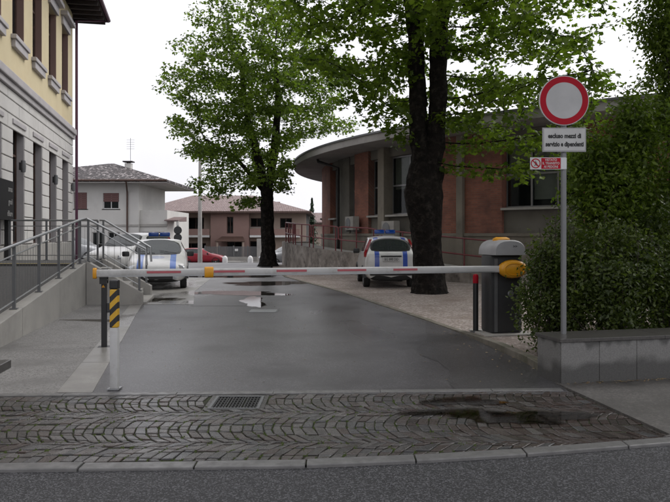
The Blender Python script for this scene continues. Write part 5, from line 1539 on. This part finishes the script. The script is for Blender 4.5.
def tree(name, label, group, base, trunk, stems, center, radii, nattr, leafmat, lsize, per, zmin, seed, tip_r, spread=(0.42, 0.2), exp=2.35, shape=None, tone_up=0.25, rcap=0.2):
    """trunk: [(point, radius)]; stems: lists of (point, radius) going on from the trunk top"""
    g = np.random.default_rng(seed)
    T = thing(name, base, label, 'tree', group)
    sp = [(-1, trunk[0][0])]
    for p_, r_ in trunk[1:]: sp.append((len(sp) - 1, p_))
    top = len(sp) - 1; stem_idx = []
    for s in stems:
        pr = top
        for p_, r_ in s:
            a = np.array(sp[pr][1]); b = np.array(p_); m = max(1, int(np.linalg.norm(b - a) / 0.5))
            for i in range(1, m + 1):
                sp.append((pr, tuple(a + (b - a) * i / m))); pr = len(sp) - 1
    nst = len(sp)
    A = []
    c = np.array(center); rd_ = np.array(radii)
    while len(A) < nattr:
        q = g.normal(size=3); q /= np.linalg.norm(q); q *= g.uniform(0, 1) ** (1 / 2.3)
        lump = 0.93 + 0.15 * math.sin(3.1 * q[0] + seed) * math.cos(2.7 * q[2] + 1.3 * seed) + 0.1 * math.sin(5.3 * q[1] + 4.1 * q[2])
        p_ = c + q * rd_ * lump
        if p_[2] < zmin(p_[0], p_[1]) if callable(zmin) else p_[2] < zmin: continue
        if shape is not None and not shape(p_): continue
        A.append(p_)
    pts, par = colonize(sp, np.array(A))
    n = len(pts); kids = [[] for _ in range(n)]
    for i, q in enumerate(par):
        if q >= 0: kids[q].append(i)
    rad = np.zeros(n)
    for i in range(n - 1, -1, -1):
        rad[i] = tip_r if not kids[i] else sum(rad[k] ** exp for k in kids[i]) ** (1 / exp)
    rad = np.minimum(rad, rcap)
    # trunk with flare, then stems
    def fine(pl, m=9):
        out = []
        for (p0, r0), (p1, r1) in zip(pl, pl[1:]):
            for i in range(m): out.append((Vector(p0).lerp(Vector(p1), i / m), r0 + (r1 - r0) * i / m))
        return out + [(Vector(pl[-1][0]), pl[-1][1])]
    mb = MB(); q = fine(trunk); mb.tube([p_ for p_, _ in q], [r_ for _, r_ in q], 40)
    for s in stems:
        q = fine([(trunk[-2][0], s[0][1] * 1.05)] + s); mb.tube([p_ for p_, _ in q], [r_ for _, r_ in q], 26)
    me = mb.mesh('trunk', smooth=True, angle=70)
    gg = random.Random(seed)
    for v in me.vertices:
        a = math.atan2(v.co.y - base[1], v.co.x - base[0])
        nz = mnoise.noise(Vector((v.co.x * 3, v.co.y * 3, v.co.z * 1.2))) * 0.05 + mnoise.noise(Vector((v.co.x * 14, v.co.y * 14, v.co.z * 3.5))) * 0.045
        f = nz + 0.016 * math.sin(7 * a + 1.3 * v.co.z)
        v.co += v.normal * f
    link('trunk', me, M['bark'], T)
    mb = MB(); done = set()
    for i in range(nst, n):
        q = par[i]
        main = max(kids[q], key=lambda k: rad[k])
        if q < nst or main != i:                        # start of a chain
            ch = [q, i]
            while kids[ch[-1]]: ch.append(max(kids[ch[-1]], key=lambda k: rad[k]))
            rs_ = [rad[ch[1]]] + [rad[k] for k in ch[1:]]
            mb.tube([pts[k] for k in ch], rs_, 5 if rs_[0] < 0.04 else 7, cap=False)
    part('branches', mb, M['bark'], T, smooth=True, angle=60)
    tips = [i for i in range(nst, n) if rad[i] < tip_r * 3.0]
    tp = pts[tips]
    N = len(tips) * per
    pos = np.repeat(tp, per, 0); off = g.normal(size=(N, 3)); off /= np.linalg.norm(off, axis=1, keepdims=True); off *= (g.uniform(0, 1, N) ** 0.5)[:, None]
    off *= np.array([spread[0], spread[0], spread[1]]); off[:, 2] -= 0.06
    off[:, 2] -= 0.25 * (off[:, 0] ** 2 + off[:, 1] ** 2) / spread[0]
    pos = pos + off
    nr = g.normal(0, 0.55, (N, 3)); nr[:, 2] += 1.0; nr[:, :2] += off[:, :2] * 1.2
    ctone = np.repeat(np.clip(0.42 + g.normal(0, 0.17, len(tips)), 0, 1), per)
    leaves('crown', pos, nr, lsize, leafmat, T, tone=ctone, aspect=0.8, seed=seed, lobed=True)
    print(name, 'nodes', n, 'leaves', N)
    return T

# far tree by the hall ramp
bx, by = (268 - CX) / F * 33.2, 33.2
tree('broadleaf_tree', 'broad leafy tree with dark trunk beside the end of the curved ramp', 'trees along the drive', (bx, by, 0),
     [((bx, by, -0.1), .62), ((bx, by, .15), .42), ((bx + .02, by, .7), .33), ((bx - .02, by, 2.0), .29), ((bx - .05, by, 3.4), .30), ((bx - .08, by, 4.0), .29)],
     [[((bx - .6, by + .1, 5.6), .2), ((bx - 1.1, by + .3, 7.6), .13), ((bx - 1.3, by, 9.6), .07)], [((bx + .35, by, 5.8), .2), ((bx + .5, by - .2, 8.2), .14), ((bx + .3, by, 10.6), .07)],
      [((bx - 1.5, by - .4, 5.2), .11), ((bx - 2.9, by - .6, 6.0), .06)]],
     (bx - .55, by, 7.9), (4.5, 4.4, 6.0), 2500, 'leaf_far', 0.17, 30, lambda x, y: 2.7 if x < bx - .5 else (3.6 if x < bx + 1.3 else 6.3), 5, 0.010, (0.50, 0.30), rcap=0.12)
# near tree with two stems
nx, ny = 2.45, 17.75
tree('broadleaf_tree', 'large tree with thick dark double trunk in the gravel', 'trees along the drive', (nx, ny, 0),
     [((nx - .02, ny, -0.1), .52), ((nx - .02, ny, .06), .45), ((nx - .03, ny, .3), .40), ((nx - .07, ny, .8), .375), ((nx - .09, ny, 1.3), .37), ((nx - .12, ny, 1.9), .42), ((nx - .16, ny, 2.45), .49), ((nx - .14, ny, 2.8), .47), ((nx - .07, ny, 3.3), .41)],
     [[((nx - .29, ny, 3.9), .225), ((nx - .31, ny + .1, 5.0), .215), ((nx - .33, ny + .2, 6.6), .20), ((nx - .7, ny + .3, 8.6), .14), ((nx - .9, ny, 10.5), .08)],
      [((nx + .16, ny - .02, 3.9), .25), ((nx + .19, ny - .1, 5.0), .235), ((nx + .21, ny - .1, 6.8), .215), ((nx + .5, ny - .2, 9.0), .15), ((nx + .8, ny, 11.0), .08)]],
     (nx + .15, ny - .3, 8.6), (4.75, 4.6, 6.0), 3600, 'leaf_near', 0.155, 30, lambda x, y: 3.15 + 0.5 * math.sin(1.3 * x + 0.7 * y), 9, 0.010, (0.42, 0.24), rcap=0.13, shape=lambda p_: not (abs(p_[0] - nx + .1) < 1.1 and p_[1] < ny + .3 and p_[2] < 6.1))

# unseen tree of the same kind, added beyond the right border to shade the sidewalk
tx_, ty_ = 7.6, 8.6
tree('broadleaf_tree', 'unseen leafy tree added beyond the right border, its crown shading the sidewalk', 'trees along the drive', (tx_, ty_, 0),
     [((tx_, ty_, -0.1), .5), ((tx_, ty_, .15), .38), ((tx_, ty_, 1.2), .3), ((tx_, ty_, 3.0), .28), ((tx_, ty_, 4.0), .27)],
     [[((tx_ - .8, ty_ - .3, 5.6), .17), ((tx_ - 2.0, ty_ - .8, 7.6), .1)], [((tx_ + .5, ty_, 6.0), .18), ((tx_ + .6, ty_, 9.0), .09)]],
     (tx_ - 2.0, ty_ - 2.0, 8.0), (5.6, 5.0, 3.2), 1900, 'leaf_near', 0.22, 28, 5.7, 14, 0.011, (0.46, 0.22), rcap=0.12)

def bush(name, label, group, base, clumps, n, size, mat, seed, stems=10, srad=0.018, spiky=0, cat='shrub'):
    g = np.random.default_rng(seed)
    T = thing(name, base, label, cat, group)
    cl = np.array([c[:3] for c in clumps]); rr = np.array([c[3:6] for c in clumps])
    vol = rr.prod(1)
    nsub = 26 * len(cl); pk = g.choice(len(cl), nsub, p=vol / vol.sum())
    q0 = g.normal(size=(nsub, 3)); q0 /= np.linalg.norm(q0, axis=1, keepdims=True); q0 *= (g.uniform(0.1, 1.0, nsub) ** (1 / 2.6))[:, None]
    cl, rr = cl[pk] + q0 * rr[pk] * g.uniform(0.8, 1.12, (nsub, 1)), rr[pk] * g.uniform(0.16, 0.36, (nsub, 1))
    vol = rr.prod(1) ** 0.75
    # small sprays inside each clump
    ns_ = max(8, n // 16)
    sp = g.choice(len(cl), ns_, p=vol / vol.sum())
    q = g.normal(size=(ns_, 3)); q /= np.linalg.norm(q, axis=1, keepdims=True); rad_ = g.uniform(0, 1, ns_) ** (1 / 3.6)
    q = q * rad_[:, None]
    sc = cl[sp] + q * rr[sp] * (1 + 0.18 * np.sin(7 * q[:, :1] + 5 * q[:, 2:3]))
    k = g.integers(0, ns_, n)
    off = g.normal(0, 1, (n, 3)) * np.array([0.11, 0.11, 0.09]) * (size / 0.07)
    pos = sc[k] + off; keep = pos[:, 2] > base[2] + 0.02
    pos = pos[keep]; k = k[keep]
    nr = g.normal(0, 0.6, (len(pos), 3)) + q[k] * 0.7; nr[:, 2] += 0.55
    tone = np.clip(0.30 + g.normal(0, 0.14, nsub)[sp] + g.normal(0, 0.12, ns_), 0, 1)[k]
    mb = MB()
    for i in range(stems):
        e = sc[g.integers(0, ns_)]; b0 = np.array(base) + np.array([g.normal(0, .1), g.normal(0, .1), -0.02])
        m1 = b0 * 0.6 + e * 0.4 + g.normal(0, .05, 3); m1[2] = b0[2] + (e[2] - b0[2]) * 0.5
        mb.tube([b0, m1, e], [srad, srad * .6, srad * .25], 5)
    for i in range(spiky):                              # long shoots with leaves on them
        b0 = sc[g.integers(0, ns_)]; d = g.normal(0, .35, 3); d[2] = abs(d[2]) + 0.8; d /= np.linalg.norm(d); Ls = g.uniform(.2, .45)
        mb.tube([b0, b0 + d * Ls], [.004, .002], 4)
    part('stems', mb, M['twig'], T, smooth=True)
    if spiky:
        pp = []; 
        g2 = np.random.default_rng(seed + 5)
        for i in range(spiky):
            b0 = sc[g2.integers(0, ns_)]; d = g2.normal(0, .4, 3); d[2] = abs(d[2]) + 0.7; d /= np.linalg.norm(d); Ls = g2.uniform(.2, .5)
            for f in np.linspace(0.1, 1, 12): pp.append(b0 + d * Ls * f + g2.normal(0, .022, 3))
        pp = np.array(pp); pos = np.concatenate([pos, pp]); nr = np.concatenate([nr, g2.normal(0, .6, pp.shape) + np.array([0, 0, .6])]); tone = np.concatenate([tone, np.full(len(pp), .55)])
    leaves('foliage', pos, nr, size, mat, T, tone=tone, aspect=0.55, seed=seed + 1)
    return T
GB = 0.05
bush('evergreen_shrub', 'dark evergreen shrub with upright shoots beside the barrier cabinet', 'shrubs in the bed', (2.75, 8.75, GB),
     [(2.72, 8.7, 0.75, .36, .38, .6), (2.98, 8.9, 0.95, .4, .4, .65), (2.62, 8.45, 0.38, .22, .25, .36)], 9000, 0.058, 'leaf_dark', 21, 16, spiky=80)
bush('evergreen_shrub', 'dense dark shrub behind the low wall under the sign', 'shrubs in the bed', (3.3, 8.3, GB),
     [(3.15, 8.35, 0.75, .5, .42, .6), (3.6, 8.45, 0.85, .5, .4, .7), (3.35, 8.6, 1.25, .4, .4, .45)], 13000, 0.06, 'leaf_dark', 31, 18, spiky=70)
bush('evergreen_shrub', 'dense dark shrub behind the low wall at the right border', 'shrubs in the bed', (4.3, 8.7, GB),
     [(4.15, 8.6, 0.8, .5, .42, .75), (4.7, 8.8, 0.8, .55, .42, .75), (4.4, 8.9, 1.4, .5, .4, .5), (5.3, 9.0, .8, .6, .45, .8)], 14000, 0.06, 'leaf_dark', 41, 18, spiky=30)
bush('hornbeam_hedge', 'tall light green leafy bush right of the sign', 'shrubs in the bed', (3.9, 9.7, GB),
     [(3.72, 9.6, 2.0, .42, .45, .95), (4.15, 9.75, 2.3, .55, .5, 1.05), (4.0, 9.7, 1.2, .65, .55, .9), (3.62, 9.55, 2.75, .22, .25, .35), (4.35, 9.8, 3.1, .42, .4, .5)], 24000, 0.075, 'leaf_hedge', 51, 16, 0.022, spiky=40)
bush('hornbeam_hedge', 'tall leafy bush at the right border, below the slender tree', 'shrubs in the bed', (5.2, 10.0, GB),
     [(4.95, 9.9, 2.0, .6, .5, 1.3), (5.6, 10.1, 2.2, .7, .5, 1.5), (5.2, 10.0, 1.0, .8, .55, .95), (6.3, 10.3, 2.0, .7, .5, 1.5)], 24000, 0.075, 'leaf_hedge', 61, 16, 0.022, spiky=24)
bush('slender_tree', 'slender small leaved tree rising at the right border', None, (5.0, 10.6, GB),
     [(4.98, 10.6, 3.6, .34, .35, .7), (5.1, 10.6, 4.5, .42, .4, .7), (4.95, 10.6, 5.3, .38, .36, .5), (5.45, 10.7, 4.9, .5, .4, 1.2), (5.4, 10.7, 3.4, .5, .4, .8)], 15000, 0.075, 'leaf_hedge', 71, 14, 0.03, cat='tree')
# conifer and bushes far behind
ft = thing('conifer', (hx(312, 88), 88, -1.0), 'small dark conifer far behind the ramp railing', 'tree')
g = np.random.default_rng(3); n = 1800
zz = g.uniform(0.6, 7.2, n); a = g.uniform(0, 6.28, n); rr = (1 - zz / 7.4) * 1.5 * g.uniform(.3, 1, n) * (0.75 + 0.25 * np.sin(zz * 9))
pos = np.stack([hx(312, 88) + rr * np.cos(a), 88 + rr * np.sin(a), -1 + zz - rr * .25], 1)
leaves('crown', pos, np.stack([np.cos(a), np.sin(a), np.full(n, 1.)], 1), 0.3, 'leaf_pine', ft, seed=4)
mb = MB(); mb.tube([(hx(312, 88), 88, -1.1), (hx(312, 88), 88, 6.0)], [.16, .03], 8); part('trunk', mb, M['bark'], ft)
SH = thing('small_house', (hx(316, 95), 95, -1), 'small house with reddish roof glimpsed behind the ramp railing', 'house')
mb = MB(); mb.span((hx(306, 95), 95, -1.2), (hx(345, 95), 101, hz(222, 95))); part('wall', mb, M['plaster_tan'], SH)
mb = MB(); hip(mb, hx(304, 95), hx(347, 95), 94.3, 102, hz(222, 95), hz(212, 95), hx(314, 95), hx(336, 95)); part('roof', mb, M['tiles_pink'], SH)

# fallen leaves and petals along the kerb and on the gravel
mb = MB()
for i in range(420):
    y = random.uniform(7.6, 15); x = re(y) + (random.gauss(-0.10, 0.18) if i % 2 else random.uniform(0.15, 1.6))
    if x > re(y) + 0.02 and 2.3 < x and y < 11: continue
    z = 0.012 if x < re(y) else 0.016
    if re(y) - 0.01 < x < re(y) + 0.13: z = 0.1 if y < 10.4 else 0.03
    s = random.uniform(0.008, 0.022); a = random.uniform(0, 6.28)
    v = [(x + s * math.cos(a + q) * f, y + s * math.sin(a + q) * f, z + random.uniform(0, .006)) for q, f in ((0, 1), (1.5, .6), (3.1, 1), (4.7, .6))]
    mb.add(v, [(0, 1, 2, 3)])
M['litter'] = pmat('fallen_bud_scales', (0.30, 0.24, 0.13), (0.14, 0.09, 0.05), 0.8)
for i in range(260):
    y = random.uniform(6.9, 16); x = random.uniform(strip_r(y) + 0.1, re(y) - 0.1); s = random.uniform(0.005, 0.014); a = random.uniform(0, 6.28)
    mb.add([(x + s * math.cos(a + q) * f, y + s * math.sin(a + q) * f, 0.005 + random.uniform(0, .006)) for q, f in ((0, 1.3), (1.5, .5), (3.1, 1.3), (4.7, .5))], [(0, 1, 2, 3)])
for i in range(160):                                     # litter gathered at the foot of the low wall
    u_ = random.uniform(0.05, 2.4); v_ = -0.012 - abs(random.gauss(0, 0.05)); q_ = wm @ Vector((u_, v_, 0)); s = random.uniform(0.006, 0.018); a = random.uniform(0, 6.28)
    mb.add([(q_.x + s * math.cos(a + w) * f, q_.y + s * math.sin(a + w) * f, 0.0165 + random.uniform(0, .008)) for w, f in ((0, 1.3), (1.5, .5), (3.1, 1.3), (4.7, .5))], [(0, 1, 2, 3)])
o = part('fallen_leaves', mb, M['litter']); o['kind'] = 'stuff'; o['label'] = 'scattered fallen bud scales and leaves along the drive kerb'
